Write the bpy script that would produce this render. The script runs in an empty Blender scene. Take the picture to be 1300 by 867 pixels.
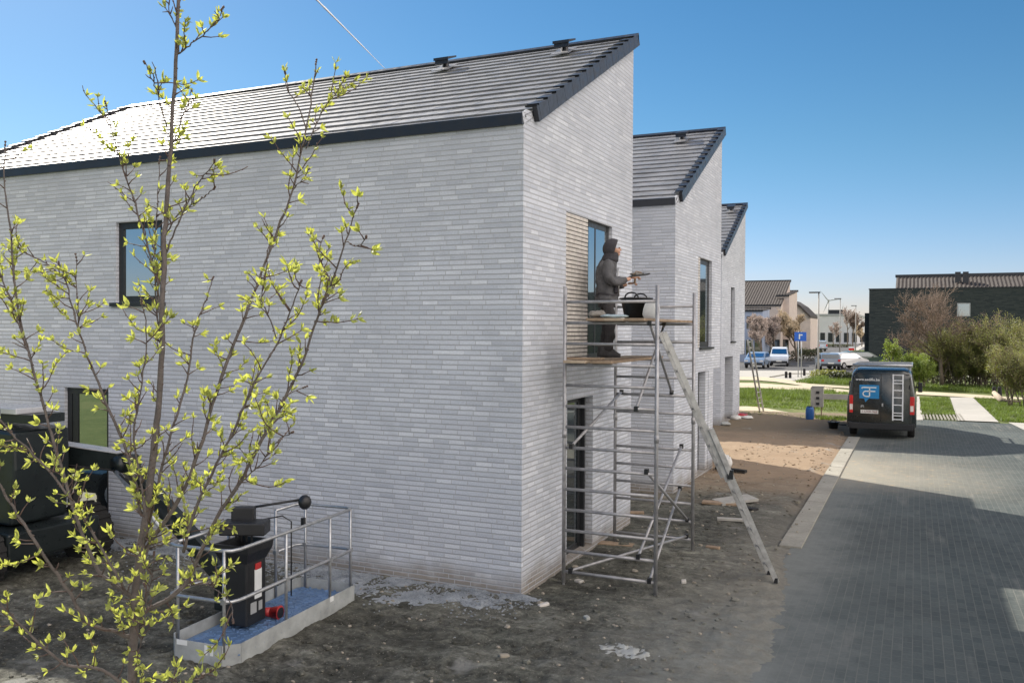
import bpy, math, random
from mathutils import Vector, Matrix, noise
R = math.radians
rnd = random.Random(7)
sc = bpy.context.scene
col = sc.collection

# ------------------------------------------------------------------ camera
F_, YAW, PITCH, ROLL, HC = 1111.37, 0.431921, 0.0134995, 0.0050664, 3.4
cy_, sy_, cp_, sp_ = math.cos(YAW), math.sin(YAW), math.cos(PITCH), math.sin(PITCH)
CR = Vector((cy_, sy_, 0)); _F0 = Vector((-sy_, cy_, 0)); _Z = Vector((0, 0, 1))
CF = _F0 * cp_ - _Z * sp_; CU = _Z * cp_ + _F0 * sp_
_r = CR * math.cos(ROLL) + CU * math.sin(ROLL); _u = CU * math.cos(ROLL) - CR * math.sin(ROLL)
CAM = Vector((0, 0, HC))
cd = bpy.data.cameras.new('camera'); cam = bpy.data.objects.new('camera', cd); col.objects.link(cam)
cd.sensor_width = 36; cd.lens = F_ / 1300 * 36; cd.clip_end = 20000; cd.clip_start = .05
cam.matrix_world = Matrix.Translation(CAM) @ Matrix((_r, _u, -CF)).transposed().to_4x4()
sc.camera = cam

def ray(px, py):
    X, Y = px - 650, py - 433.5
    return _r * (X / F_) - _u * (Y / F_) + CF
def G(px, py, z=0.0):                    # point of the ground under a bearing
    d = ray(px, py); t = (z - HC) / d.z; return CAM + d * t
def AY(px, py, y):
    d = ray(px, py); return CAM + d * (y / d.y)
def AX(px, py, x):
    d = ray(px, py); return CAM + d * (x / d.x)
def AD(px, py, depth):
    return CAM + ray(px, py) * depth

# ------------------------------------------------------------------ light
SUN_EL, SUN_AZ = R(35.1), R(59.9)         # sun stands left of the street direction
S = Vector((-math.cos(SUN_EL) * math.sin(SUN_AZ), math.cos(SUN_EL) * math.cos(SUN_AZ), math.sin(SUN_EL)))
w = bpy.data.worlds.new("World"); sc.world = w; w.use_nodes = True
nt = w.node_tree; bg = nt.nodes['Background']
sky = nt.nodes.new('ShaderNodeTexSky'); sky.sky_type = 'NISHITA'; sky.sun_disc = False
sky.sun_elevation = SUN_EL; sky.sun_rotation = -SUN_AZ; sky.altitude = 100
sky.air_density = 1.0; sky.dust_density = .2; sky.ozone_density = 3.0
hs = nt.nodes.new('ShaderNodeHueSaturation'); hs.inputs['Saturation'].default_value = 1.28; hs.inputs['Hue'].default_value = .494
nt.links.new(sky.outputs[0], hs.inputs['Color']); bg.inputs[1].default_value = .062
# broken cloud added outside the view, away from the sun, to brighten shaded walls
tc = nt.nodes.new('ShaderNodeTexCoord'); sp = nt.nodes.new('ShaderNodeSeparateXYZ'); nt.links.new(tc.outputs['Generated'], sp.inputs[0])
def wm(op, a, b=None):
    n = nt.nodes.new('ShaderNodeMath'); n.operation = op
    for i, v in enumerate((a, b)):
        if v is None: continue
        if isinstance(v, (int, float)): n.inputs[i].default_value = v
        else: nt.links.new(v, n.inputs[i])
    return n.outputs[0]
def wr(v, a, b):
    n = nt.nodes.new('ShaderNodeMapRange'); n.interpolation_type = 'SMOOTHSTEP'; nt.links.new(v, n.inputs[0]); n.inputs[1].default_value = a; n.inputs[2].default_value = b; return n.outputs[0]
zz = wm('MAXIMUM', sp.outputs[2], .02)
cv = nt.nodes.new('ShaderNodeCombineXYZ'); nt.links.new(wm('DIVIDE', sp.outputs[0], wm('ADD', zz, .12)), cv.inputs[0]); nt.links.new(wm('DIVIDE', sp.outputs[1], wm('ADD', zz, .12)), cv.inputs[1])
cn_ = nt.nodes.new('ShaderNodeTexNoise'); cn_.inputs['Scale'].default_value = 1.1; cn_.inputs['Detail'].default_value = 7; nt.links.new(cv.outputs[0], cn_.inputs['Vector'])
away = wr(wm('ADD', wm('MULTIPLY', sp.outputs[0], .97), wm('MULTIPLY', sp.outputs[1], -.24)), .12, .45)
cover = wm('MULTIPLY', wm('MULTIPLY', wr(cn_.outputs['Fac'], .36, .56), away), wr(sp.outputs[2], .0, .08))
hz = nt.nodes.new('ShaderNodeMix'); hz.data_type = 'RGBA'; hz.blend_type = 'MULTIPLY'; nt.links.new(wm('SUBTRACT', 1., wr(sp.outputs[2], .0, .22)), hz.inputs[0])
nt.links.new(hs.outputs[0], hz.inputs[6]); hz.inputs[7].default_value = (1.0, .93, 1.22, 1)      # cooler, clearer air near the horizon
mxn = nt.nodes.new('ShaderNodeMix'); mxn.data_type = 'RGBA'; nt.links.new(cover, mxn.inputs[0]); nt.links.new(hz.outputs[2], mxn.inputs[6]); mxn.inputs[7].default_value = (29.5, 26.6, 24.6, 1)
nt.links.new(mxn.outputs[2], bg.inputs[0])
sl = bpy.data.lights.new('sun', 'SUN'); sl.energy = 4.6; sl.angle = R(.5); sl.color = (1, .93, .82)
sun = bpy.data.objects.new('sun', sl); col.objects.link(sun)
sun.rotation_euler = S.to_track_quat('Z', 'Y').to_euler()
sc.view_settings.view_transform = 'Standard'; sc.view_settings.look = 'None'
sc.view_settings.gamma = 1; sc.view_settings.use_curve_mapping = False
sc.view_settings.exposure = .8
try:
    sc.cycles.max_bounces = 6; sc.cycles.diffuse_bounces = 3; sc.cycles.sample_clamp_indirect = 6
except Exception: pass

# ------------------------------------------------------------------ materials
class MT:
    def __init__(s, name):
        s.m = bpy.data.materials.new(name); s.m.use_nodes = True; s.t = s.m.node_tree
        s.p = s.t.nodes['Principled BSDF']; s.out = s.t.nodes['Material Output']
    def n(s, typ, **kw):
        nd = s.t.nodes.new(typ)
        for k, v in kw.items(): setattr(nd, k, v)
        return nd
    def l(s, a, b): s.t.links.new(a, b)
    def math(s, op, a, b=None, c=None):
        nd = s.n('ShaderNodeMath', operation=op)
        for i, v in enumerate((a, b, c)):
            if v is None: continue
            if isinstance(v, (int, float)): nd.inputs[i].default_value = v
            else: s.l(v, nd.inputs[i])
        return nd.outputs[0]
    def mix(s, fac, a, b, mode='MIX'):
        nd = s.n('ShaderNodeMix', data_type='RGBA', blend_type=mode)
        for i, v in ((0, fac), (6, a), (7, b)):
            if isinstance(v, (int, float)): nd.inputs[i].default_value = v
            elif isinstance(v, tuple): nd.inputs[i].default_value = (*v, 1)
            else: s.l(v, nd.inputs[i])
        return nd.outputs[2]
    def coord(s, world=False):
        if world: return s.n('ShaderNodeNewGeometry').outputs['Position']
        return s.n('ShaderNodeTexCoord').outputs['Object']
    def noise(s, vec, scale, detail=4, rough=.55, dist=0):
        nd = s.n('ShaderNodeTexNoise'); nd.inputs['Scale'].default_value = scale
        nd.inputs['Detail'].default_value = detail; nd.inputs['Roughness'].default_value = rough
        nd.inputs['Distortion'].default_value = dist
        if vec is not None: s.l(vec, nd.inputs['Vector'])
        return nd.outputs['Fac']
    def ramp(s, fac, stops):
        nd = s.n('ShaderNodeValToRGB'); e = nd.color_ramp.elements
        while len(e) > len(stops): e.remove(e[-1])
        while len(e) < len(stops): e.new(.5)
        for el, (p, c) in zip(e, stops):
            el.position = p; el.color = (*c, 1) if isinstance(c, tuple) else (c, c, c, 1)
        s.l(fac, nd.inputs[0]); return nd.outputs[0]
    def maprange(s, v, a, b, c=0., d=1.):
        nd = s.n('ShaderNodeMapRange'); s.l(v, nd.inputs[0])
        for i, x in enumerate((a, b, c, d)): nd.inputs[i + 1].default_value = x
        return nd.outputs[0]
    def bump(s, h, strength=.5, dist=.01):
        b = s.n('ShaderNodeBump'); b.inputs['Strength'].default_value = strength; b.inputs['Distance'].default_value = dist
        s.l(h, b.inputs['Height']); s.l(b.outputs[0], s.p.inputs['Normal'])
    def sep(s, v):
        nd = s.n('ShaderNodeSeparateXYZ'); s.l(v, nd.inputs[0]); return nd.outputs
    def comb(s, x, y, z=0.):
        nd = s.n('ShaderNodeCombineXYZ')
        for i, v in enumerate((x, y, z)):
            if isinstance(v, (int, float)): nd.inputs[i].default_value = v
            else: s.l(v, nd.inputs[i])
        return nd.outputs[0]

def simple(name, c, rough=.6, metal=0., spec=.5, var=.12, scale=6., bump=0., coat=0.):
    t = MT(name); p = t.p
    p.inputs['Roughness'].default_value = rough; p.inputs['Metallic'].default_value = metal
    p.inputs['Specular IOR Level'].default_value = spec
    if coat: p.inputs['Coat Weight'].default_value = coat; p.inputs['Coat Roughness'].default_value = .08
    nz = t.noise(t.coord(), scale, 5, .6)
    a = tuple(max(0, x * (1 - var)) for x in c); b = tuple(min(1, x * (1 + var)) for x in c)
    t.l(t.ramp(nz, [(.3, a), (.7, b)]), p.inputs['Base Color'])
    if var > .05:
        n2 = t.noise(t.coord(), scale * 5, 3); t.l(t.maprange(n2, .3, .7, max(.03, rough - .1), min(1, rough + .1)), p.inputs['Roughness'])
    if bump: t.bump(t.noise(t.coord(), scale * 8, 4), bump, .01)
    return t.m

def brick_mat(name, cols, mortar, ch=.06, bl=.24, stain=True, bumps=.6, mort=.011):
    """irregular long-format bricks laid in courses; u runs along whichever wall the face is on"""
    t = MT(name); x, y, z = t.sep(t.coord())
    u = t.math('ADD', x, y)
    vr = t.math('DIVIDE', z, ch); row = t.math('FLOOR', vr); fv = t.math('FRACT', vr)
    wn = t.n('ShaderNodeTexWhiteNoise', noise_dimensions='1D'); t.l(row, wn.inputs['W'])
    uu = t.math('ADD', t.math('DIVIDE', u, bl), t.math('MULTIPLY', wn.outputs['Value'], 7.3))
    ub = t.math('FLOOR', uu); fu = t.math('FRACT', uu)
    wj = t.n('ShaderNodeTexWhiteNoise', noise_dimensions='2D'); t.l(t.comb(ub, row), wj.inputs['Vector'])
    keep = t.math('GREATER_THAN', wj.outputs['Value'], .2)      # some head joints vanish: longer bricks
    du = t.math('MINIMUM', fu, 9.)
    wob = t.math('MULTIPLY', t.math('SUBTRACT', t.noise(t.coord(), 14, 3), .5), .16)
    head = t.math('MULTIPLY', t.math('LESS_THAN', du, .042 * .24 / bl * 1.0), keep)
    bed = t.math('MAXIMUM', t.maprange(t.math('ADD', fv, wob), mort / ch + .07, mort / ch - .07), t.maprange(t.math('ADD', fv, wob), .95, 1.02))
    joint = t.math('MAXIMUM', head, t.math('MULTIPLY', bed, .9))
    wc = t.n('ShaderNodeTexWhiteNoise', noise_dimensions='2D')
    ub2 = t.math('SUBTRACT', ub, t.math('MULTIPLY', t.math('SUBTRACT', 1., keep), 1.))
    t.l(t.comb(t.math('MULTIPLY', ub2, 1.37), t.math('MULTIPLY', row, 2.11)), wc.inputs['Vector'])
    c = t.ramp(wc.outputs['Value'], [(i / (len(cols) - 1), k) for i, k in enumerate(cols)])
    grain = t.noise(t.coord(), 60, 4, .65)
    c = t.mix(1., c, t.ramp(grain, [(.25, .78), (.75, 1.12)]), 'MULTIPLY')
    if stain:
        big = t.noise(t.coord(), .55, 5, .6, .4)
        c = t.mix(t.math('MULTIPLY', t.maprange(t.math('ADD', z, t.math('MULTIPLY', big, 1.2)), 5.6, 6.4), .22), c, (.28, .29, .30))
        c = t.mix(1., c, t.ramp(big, [(.32, .87), (.62, 1.03)]), 'MULTIPLY')
        blot = t.noise(t.coord(), 2.2, 3, .5)
        c = t.mix(t.maprange(blot, .60, .76, 0., .35), c, tuple(k * .62 for k in cols[1]))
        mud = t.math('ADD', z, t.math('MULTIPLY', t.noise(t.coord(), 2.5, 4), -.45))
        c = t.mix(t.maprange(mud, .14, -.12, 0., .8), c, (.20, .165, .12))
    mc = t.mix(t.noise(t.coord(), 3., 3), mortar, tuple(k * 1.3 for k in mortar))
    t.l(t.mix(joint, c, mc), t.p.inputs['Base Color'])
    t.p.inputs['Roughness'].default_value = .92; t.p.inputs['Specular IOR Level'].default_value = .2
    h = t.math('ADD', t.math('SUBTRACT', 1., joint), t.math('MULTIPLY', grain, .35))
    h = t.math('ADD', h, t.math('MULTIPLY', wc.outputs['Value'], .3))
    t.bump(h, bumps, .009)
    return t.m

M = {}
M['brick'] = brick_mat('pale_brick', [(.585, .62, .685), (.51, .54, .60), (.63, .66, .72), (.555, .585, .645), (.70, .73, .785)], (.36, .37, .39), .065, .235, mort=.0165)
M['brick_louvre'] = simple('pale_brick_bars', (.54, .51, .47), .9, var=.2, scale=9, bump=.5)
M['darkbrick'] = brick_mat('dark_brick', [(.040, .050, .050), (.058, .068, .066), (.032, .042, .044)], (.02, .022, .022), .1, .4, False, .3)
M['browntile'] = simple('brown_tile', (.062, .052, .046), .85, var=.3, scale=3)
M['roof'] = simple('dark_roof_tile', (.19, .192, .20), .43, var=.25, scale=1.3, spec=.6, bump=.12)
M['anthracite'] = simple('anthracite_metal', (.018, .020, .026), .38, var=.1, scale=2)
M['frame'] = simple('window_frame', (.016, .018, .021), .42, var=.1, scale=3)
M['galv'] = simple('galvanised_steel', (.42, .43, .44), .42, .75, var=.22, scale=14)
M['alu'] = simple('scaffold_aluminium', (.36, .36, .37), .5, .5, var=.25, scale=11)
M['aludirty'] = simple('worn_ladder_aluminium', (.55, .55, .54), .42, .6, var=.25, scale=9)
M['greypaint'] = simple('light_grey_paint', (.34, .36, .36), .5, var=.25, scale=5)
M['blackplastic'] = simple('black_plastic', (.014, .015, .017), .45, var=.2, scale=7)
M['machine'] = simple('machine_black_green', (.012, .017, .018), .35, var=.3, scale=3)
M['machinetop'] = simple('machine_sheen_rim_grey', (.55, .56, .58), .35, .3, var=.15, scale=3)  # pale grey carries the sheen of the boom top; also cover top and rims
M['rubber'] = simple('rubber', (.016, .016, .016), .85, var=.2, scale=8, bump=.3)
M['red'] = simple('red_plastic', (.42, .03, .03), .4, var=.15)
M['wood'] = simple('weathered_wood', (.30, .22, .15), .85, var=.3, scale=5, bump=.4)
M['woodpale'] = simple('pale_plank', (.42, .34, .25), .85, var=.25, scale=5, bump=.3)
M['concrete'] = simple('concrete', (.36, .35, .32), .9, var=.18, scale=4, bump=.5)
M['white'] = simple('white_paint', (.75, .76, .77), .4, var=.08)
M['bag'] = simple('white_paper_bag', (.66, .66, .64), .8, var=.12, scale=4, bump=.3)
M['bagblue'] = simple('pale_blue_sheeting', (.42, .52, .56), .6, var=.25, scale=5, bump=.3)
M['mortar'] = simple('wet_mortar', (.27, .25, .22), .8, var=.3, scale=20, bump=.6)
M['skin'] = simple('skin', (.50, .29, .20), .55, var=.08)
M['jacket'] = simple('grey_brown_jacket', (.085, .085, .09), .9, var=.4, scale=5, bump=.7)
M['hood'] = simple('dark_grey_hood', (.038, .036, .042), .92, var=.2, scale=9, bump=.6)
M['trousers'] = simple('dusty_work_trousers', (.036, .034, .036), .95, var=.4, scale=6, bump=.7)
M['boot'] = simple('dusty_boot', (.06, .058, .06), .9, var=.3, scale=8)
M['bark'] = simple('sapling_bark', (.115, .098, .092), .85, var=.35, scale=22, bump=.8)
M['twig'] = simple('twig', (.085, .055, .045), .8, var=.3, scale=25)
M['greybark'] = simple('grey_bark', (.15, .12, .09), .9, var=.3, scale=6, bump=.6)
M['pinktwig'] = simple('pale_brown_twigs', (.44, .36, .31), .9, var=.35, scale=1.2)
M['goldtwig'] = simple('golden_catkins', (.50, .40, .27), .9, var=.35, scale=1.)
M['lamppost'] = simple('lamp_post_paint', (.30, .29, .27), .6, var=.08)
M['browntwig'] = simple('brown_twigs', (.20, .145, .11), .9, var=.35, scale=1.5)
M['vanpaint'] = simple('black_green_van_paint', (.012, .018, .018), .22, var=.1, scale=1.2, coat=.6)
M['plate'] = simple('plate_white', (.7, .7, .66), .4, var=.05)
M['platetext'] = simple('plate_text', (.22, .06, .06), .5, var=.03)
M['tail'] = simple('tail_light_red', (.55, .02, .02), .2, var=.1, coat=.5)
M['tailwhite'] = simple('tail_light_clear', (.75, .68, .62), .2, var=.1, coat=.5)
M['logoblue'] = simple('logo_blue', (.012, .20, .46), .35, var=.12, scale=2)
M['signblue'] = simple('sign_blue', (.02, .12, .55), .4, var=.08)
M['binblue'] = simple('blue_plastic', (.02, .11, .36), .45, var=.15)
M['lettering'] = simple('white_lettering', (.72, .74, .74), .4, var=.03)
M['dull'] = simple('dull_grey_lettering', (.35, .36, .36), .4, var=.03)
M['plastered'] = simple('blue_grey_render', (.34, .40, .52), .85, var=.08, scale=1)
M['palerender'] = simple('pale_brick_far', (.55, .47, .42), .9, var=.12, scale=2)
M['warehouse'] = simple('pale_cladding', (.60, .60, .60), .7, var=.06, scale=.5)
M['darkwin'] = simple('dark_window', (.02, .025, .03), .15, var=.05)
M['hubmetal'] = simple('rim', (.4, .4, .42), .35, .6, var=.1)
M['stone'] = simple('stones', (.30, .27, .22), .9, var=.35, scale=3)
M['cement'] = simple('cement_dust', (.36, .37, .35), .95, var=.2, scale=8, bump=.4)

def glass_mat(name, tint, fac):
    t = MT(name); g = t.n('ShaderNodeBsdfGlossy'); g.inputs['Roughness'].default_value = .015
    g.inputs['Color'].default_value = (*tint, 1)
    nb = t.n('ShaderNodeBump'); nb.inputs['Strength'].default_value = .02; nb.inputs['Distance'].default_value = .05
    t.l(t.noise(t.coord(), 1.3, 2), nb.inputs['Height']); t.l(nb.outputs[0], g.inputs['Normal'])
    t.p.inputs['Base Color'].default_value = (.012, .016, .018, 1); t.p.inputs['Roughness'].default_value = .1
    fr = t.n('ShaderNodeLayerWeight'); fr.inputs['Blend'].default_value = .35
    mx = t.n('ShaderNodeMixShader'); f = t.math('MAXIMUM', t.math('MULTIPLY', fr.outputs['Fresnel'], 1.), fac)
    t.l(f, mx.inputs[0]); t.l(t.p.outputs[0], mx.inputs[1]); t.l(g.outputs[0], mx.inputs[2]); t.l(mx.outputs[0], t.out.inputs['Surface'])
    return t.m
M['glass'] = glass_mat('coated_window_glass', (.85, .95, .98), .5)
M['glassdark'] = glass_mat('dark_glass', (.8, .9, .95), .12)

def leaf_mat(name, c, trans=.5, scale=9):
    t = MT(name); oi = t.noise(t.coord(), scale, 2)
    cc = t.ramp(oi, [(.3, tuple(k * .62 for k in c)), (.5, c), (.72, tuple(min(1, k * 1.35) for k in c))])
    t.l(cc, t.p.inputs['Base Color']); t.p.inputs['Roughness'].default_value = .55; t.p.inputs['Specular IOR Level'].default_value = .35
    tr = t.n('ShaderNodeBsdfTranslucent'); t.l(t.mix(1., cc, (1.3, 1.25, .5), 'MULTIPLY'), tr.inputs[0])
    mx = t.n('ShaderNodeMixShader'); mx.inputs[0].default_value = trans
    t.l(t.p.outputs[0], mx.inputs[1]); t.l(tr.outputs[0], mx.inputs[2]); t.l(mx.outputs[0], t.out.inputs['Surface'])
    return t.m
M['leaf'] = leaf_mat('young_leaf', (.40, .44, .15), .45, 30)
M['bushleaf'] = leaf_mat('fresh_bush_leaf', (.20, .27, .055), .35, 2)
M['oliveleaf'] = leaf_mat('olive_shrub_leaf', (.21, .225, .075), .3, 1.5)
M['grassblade'] = leaf_mat('grass_blade', (.13, .19, .04), .35, 1.)

# ------------------------------------------------------------------ mesh helpers
class MB:
    def __init__(s): s.v = []; s.f = []
    def quad(s, *p):
        b = len(s.v); s.v += [tuple(q) for q in p]; s.f.append(tuple(range(b, b + len(p)))); return s
    def boxp(s, a, b, taper=0.):
        x0, y0, z0 = a; x1, y1, z1 = b; k = len(s.v); t = taper
        s.v += [(x0, y0, z0), (x1, y0, z0), (x1, y1, z0), (x0, y1, z0), (x0 + t, y0 + t, z1), (x1 - t, y0 + t, z1), (x1 - t, y1 - t, z1), (x0 + t, y1 - t, z1)]
        s.f += [tuple(k + i for i in q) for q in ((0, 3, 2, 1), (4, 5, 6, 7), (0, 1, 5, 4), (1, 2, 6, 5), (2, 3, 7, 6), (3, 0, 4, 7))]
        return s
    def box(s, c, size, rz=0., rot=None):
        m = rot if rot is not None else Matrix.Rotation(rz, 3, 'Z'); k = len(s.v); c = Vector(c)
        for dz in (-.5, .5):
            for dx, dy in ((-.5, -.5), (.5, -.5), (.5, .5), (-.5, .5)):
                s.v.append(tuple(c + m @ Vector((dx * size[0], dy * size[1], dz * size[2]))))
        s.f += [tuple(k + i for i in q) for q in ((0, 3, 2, 1), (4, 5, 6, 7), (0, 1, 5, 4), (1, 2, 6, 5), (2, 3, 7, 6), (3, 0, 4, 7))]
        return s
    def bar(s, a, b, wx, wz, up=(0, 0, 1)):
        a, b = Vector(a), Vector(b); d = (b - a).normalized(); u = Vector(up)
        sd = d.cross(u)
        if sd.length < 1e-4: sd = d.cross(Vector((1, 0, 0)))
        sd.normalize(); u = sd.cross(d); m = Matrix((d, sd, u)).transposed()
        return s.box((a + b) / 2, ((b - a).length, wx, wz), rot=m)
    def tube(s, pts, r, n=8, cap=True):
        pts = [Vector(p) for p in pts]; k0 = len(s.v)
        if isinstance(r, (int, float)): r = [r] * len(pts)
        ref = None
        for i, p in enumerate(pts):
            d = (pts[min(i + 1, len(pts) - 1)] - pts[max(i - 1, 0)])
            if d.length < 1e-9: d = Vector((0, 0, 1))
            d.normalize()
            if ref is None: ref = d.orthogonal().normalized()
            a = (ref - d * ref.dot(d))
            if a.length < 1e-5: a = d.orthogonal()
            a.normalize(); ref = a; b = d.cross(a)
            for j in range(n):
                t = 2 * math.pi * j / n; s.v.append(tuple(p + (a * math.cos(t) + b * math.sin(t)) * r[i]))
        for i in range(len(pts) - 1):
            for j in range(n):
                q = k0 + i * n; s.f.append((q + j, q + (j + 1) % n, q + n + (j + 1) % n, q + n + j))
        if cap:
            s.f.append(tuple(k0 + j for j in reversed(range(n)))); e = k0 + (len(pts) - 1) * n; s.f.append(tuple(e + j for j in range(n)))
        return s
    def prism(s, poly, d):                 # poly: 3-D points, extruded by vector d
        k = len(s.v); n = len(poly); d = Vector(d)
        s.v += [tuple(p) for p in poly] + [tuple(Vector(p) + d) for p in poly]
        s.f.append(tuple(k + i for i in reversed(range(n)))); s.f.append(tuple(k + n + i for i in range(n)))
        s.f += [(k + i, k + (i + 1) % n, k + n + (i + 1) % n, k + n + i) for i in range(n)]
        return s
    def loft(s, rings, cap=True):
        k = len(s.v); n = len(rings[0])
        for r in rings: s.v += [tuple(p) for p in r]
        for i in range(len(rings) - 1):
            for j in range(n):
                q = k + i * n; s.f.append((q + j, q + (j + 1) % n, q + n + (j + 1) % n, q + n + j))
        if cap: s.f.append(tuple(k + j for j in reversed(range(n)))); e = k + (len(rings) - 1) * n; s.f.append(tuple(e + j for j in range(n)))
        return s
    def blob(s, c, r, n=8, m=6, jit=0.):
        c = Vector(c); r = Vector(r) if not isinstance(r, (int, float)) else Vector((r, r, r)); rings = []
        for i in range(1, m):
            a = math.pi * i / m; ring = []
            for j in range(n):
                t = 2 * math.pi * j / n; q = 1 + rnd.uniform(-jit, jit)
                ring.append((c.x + r.x * q * math.sin(a) * math.cos(t), c.y + r.y * q * math.sin(a) * math.sin(t), c.z - r.z * q * math.cos(a)))
            rings.append(ring)
        return s.loft(rings)
    def build(s, name, mat, parent=None, smooth=False, bevel=0., world=True):
        me = bpy.data.meshes.new(name)
        off = Vector((0, 0, 0))
        if parent is not None and world:
            q = parent
            while q is not None: off += q.location; q = q.parent
        vs = [(a - off.x, b - off.y, c - off.z) for a, b, c in s.v] if off.length else s.v
        me.from_pydata(vs, [], s.f); me.update()
        me.materials.append(M[mat] if isinstance(mat, str) else mat)
        if smooth:
            for p in me.polygons: p.use_smooth = True
        o = bpy.data.objects.new(name, me); col.objects.link(o)
        if parent is not None: o.parent = parent
        if bevel:
            b = o.modifiers.new('bevel', 'BEVEL'); b.width = bevel; b.segments = 2; b.limit_method = 'ANGLE'; b.angle_limit = R(35)
        return o

def tag(o, label=None, cat=None, group=None, kind=None):
    if label: o['label'] = label
    if cat: o['category'] = cat
    if group: o['group'] = group
    if kind: o['kind'] = kind
    return o
def thing(name, loc, label, cat, group=None, rz=0.):
    o = bpy.data.objects.new(name, None); col.objects.link(o); o.location = loc; o.rotation_euler = (0, 0, rz)
    o.empty_display_size = .2
    return tag(o, label, cat, group)
def copy_tree(o, parent=None):
    c = o.copy(); col.objects.link(c)
    if parent is not None: c.parent = parent
    for ch in list(o.children): copy_tree(ch, c)
    return c
def struct(o): o['kind'] = 'structure'; return o
def text_mesh(txt, size, depth=.002, bold=0.):
    cu = bpy.data.curves.new('t', 'FONT'); cu.body = txt; cu.size = size; cu.extrude = depth; cu.align_x = 'CENTER'; cu.align_y = 'CENTER'; cu.offset = bold
    ob = bpy.data.objects.new('t', cu); col.objects.link(ob); dg = bpy.context.evaluated_depsgraph_get()
    me = bpy.data.meshes.new_from_object(ob.evaluated_get(dg)); bpy.data.objects.remove(ob); bpy.data.curves.remove(cu)
    return me
def text(name, txt, size, mat, parent, loc, rot, bold=0.):
    me = text_mesh(txt, size, .002, bold); me.materials.clear(); me.materials.append(M[mat])
    o = bpy.data.objects.new(name, me); col.objects.link(o); o.parent = parent; o.location = loc; o.rotation_euler = rot
    return o

# ================================================================== GROUND
def sheet_mat(name, stops, s1, s2, rough=.95, bumps=.6, bd=.02, extra=None):
    t = MT(name); c = t.coord(True)
    a = t.noise(c, s1, 6, .62, .3); b = t.noise(c, s2, 5, .6)
    f = t.math('ADD', t.math('MULTIPLY', a, .6), t.math('MULTIPLY', b, .4))
    cc = t.ramp(f, stops)
    if extra: cc = extra(t, c, cc)
    t.l(cc, t.p.inputs['Base Color']); t.p.inputs['Roughness'].default_value = rough; t.p.inputs['Specular IOR Level'].default_value = .25
    t.bump(t.math('ADD', t.noise(c, s2 * 3, 5, .7), t.math('MULTIPLY', a, .6)), bumps, bd)
    return t.m
def dirt_extra(t, c, cc):
    x, y, z = t.sep(c)
    wet = t.noise(c, .45, 6, .7, .8); cc = t.mix(1., cc, t.ramp(wet, [(.36, (.62, .60, .58)), (.62, (1.25, 1.22, 1.15))]), 'MULTIPLY')
    crumb = t.noise(c, 9, 8, .78, .3); cc = t.mix(1., cc, t.ramp(crumb, [(.34, .42), (.5, 1.), (.66, 1.75)]), 'MULTIPLY')
    sm = t.noise(t.comb(t.math('MULTIPLY', x, .5), t.math('MULTIPLY', y, 2.6)), 1.6, 7, .7, .6); cc = t.mix(1., cc, t.ramp(sm, [(.38, .70), (.62, 1.3)]), 'MULTIPLY')
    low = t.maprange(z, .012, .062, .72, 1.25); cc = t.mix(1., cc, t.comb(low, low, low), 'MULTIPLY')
    pebble = t.n('ShaderNodeTexVoronoi'); pebble.inputs['Scale'].default_value = 22; t.l(c, pebble.inputs['Vector'])
    cc = t.mix(t.math('MULTIPLY', t.math('LESS_THAN', pebble.outputs['Distance'], .16), .5), cc, (.34, .32, .27))
    # paler, sandier soil further up the street, trodden dust beside the kerb
    n = t.noise(c, .8, 4); yy = t.math('ADD', y, t.math('MULTIPLY', n, 5.))
    cc = t.mix(t.maprange(yy, 19.5, 23.5, 0., .85), cc, t.mix(t.noise(c, 5, 5, .7), (.40, .29, .19), (.30, .22, .15)))
    cc = t.mix(t.maprange(yy, 30.5, 33., 0., .6), cc, (.15, .13, .09))
    d2 = t.noise(c, 1.7, 5, .65)
    m = t.math('MULTIPLY', t.maprange(t.math('ADD', x, t.math('MULTIPLY', d2, 1.6)), -2.4, -.9), t.maprange(y, 21., 15.))
    cc = t.mix(t.math('MULTIPLY', m, .6), cc, (.30, .28, .235))
    d3 = t.noise(c, 2.3, 7, .7, .5); m3 = t.math('MULTIPLY', t.maprange(t.math('ADD', x, t.math('MULTIPLY', d3, 2.2)), -2.4, -1.0), t.maprange(y, 12.6, 10.))
    cc = t.mix(t.math('MULTIPLY', m3, t.maprange(t.noise(c, 6, 7, .75), .38, .6, .1, .6)), cc, (.27, .285, .26))
    sp = t.noise(c, 1.1, 3, .5, .6)
    return t.mix(t.maprange(sp, .66, .72, 0., .55), cc, (.33, .33, .31))
M['field'] = sheet_mat('grass_ground', [(.3, (.075, .095, .028)), (.5, (.12, .15, .045)), (.68, (.20, .20, .08))], .35, 5, bumps=.9, bd=.05)
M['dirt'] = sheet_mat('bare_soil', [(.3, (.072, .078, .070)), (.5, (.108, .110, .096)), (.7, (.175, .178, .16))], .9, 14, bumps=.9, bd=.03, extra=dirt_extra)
M['sandpath'] = sheet_mat('sand_path', [(.3, (.42, .36, .25)), (.7, (.56, .50, .38))], .8, 12, bumps=.4)
M['gravel'] = sheet_mat('pale_gravel', [(.35, (.18, .20, .215)), (.5, (.34, .37, .40)), (.65, (.50, .53, .56))], 5, 60, bumps=1., bd=.02)
M['asphalt'] = sheet_mat('asphalt', [(.3, (.085, .085, .088)), (.7, (.13, .128, .125))], .5, 30, bumps=.3)
M['palepave'] = sheet_mat('pale_paving', [(.3, (.34, .33, .30)), (.7, (.46, .44, .40))], .7, 10, bumps=.3)
M['kerbmat'] = sheet_mat('kerb_concrete', [(.3, (.22, .21, .18)), (.55, (.33, .315, .27)), (.75, (.42, .40, .35))], 1.3, 25, bumps=.4, bd=.01)

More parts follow.
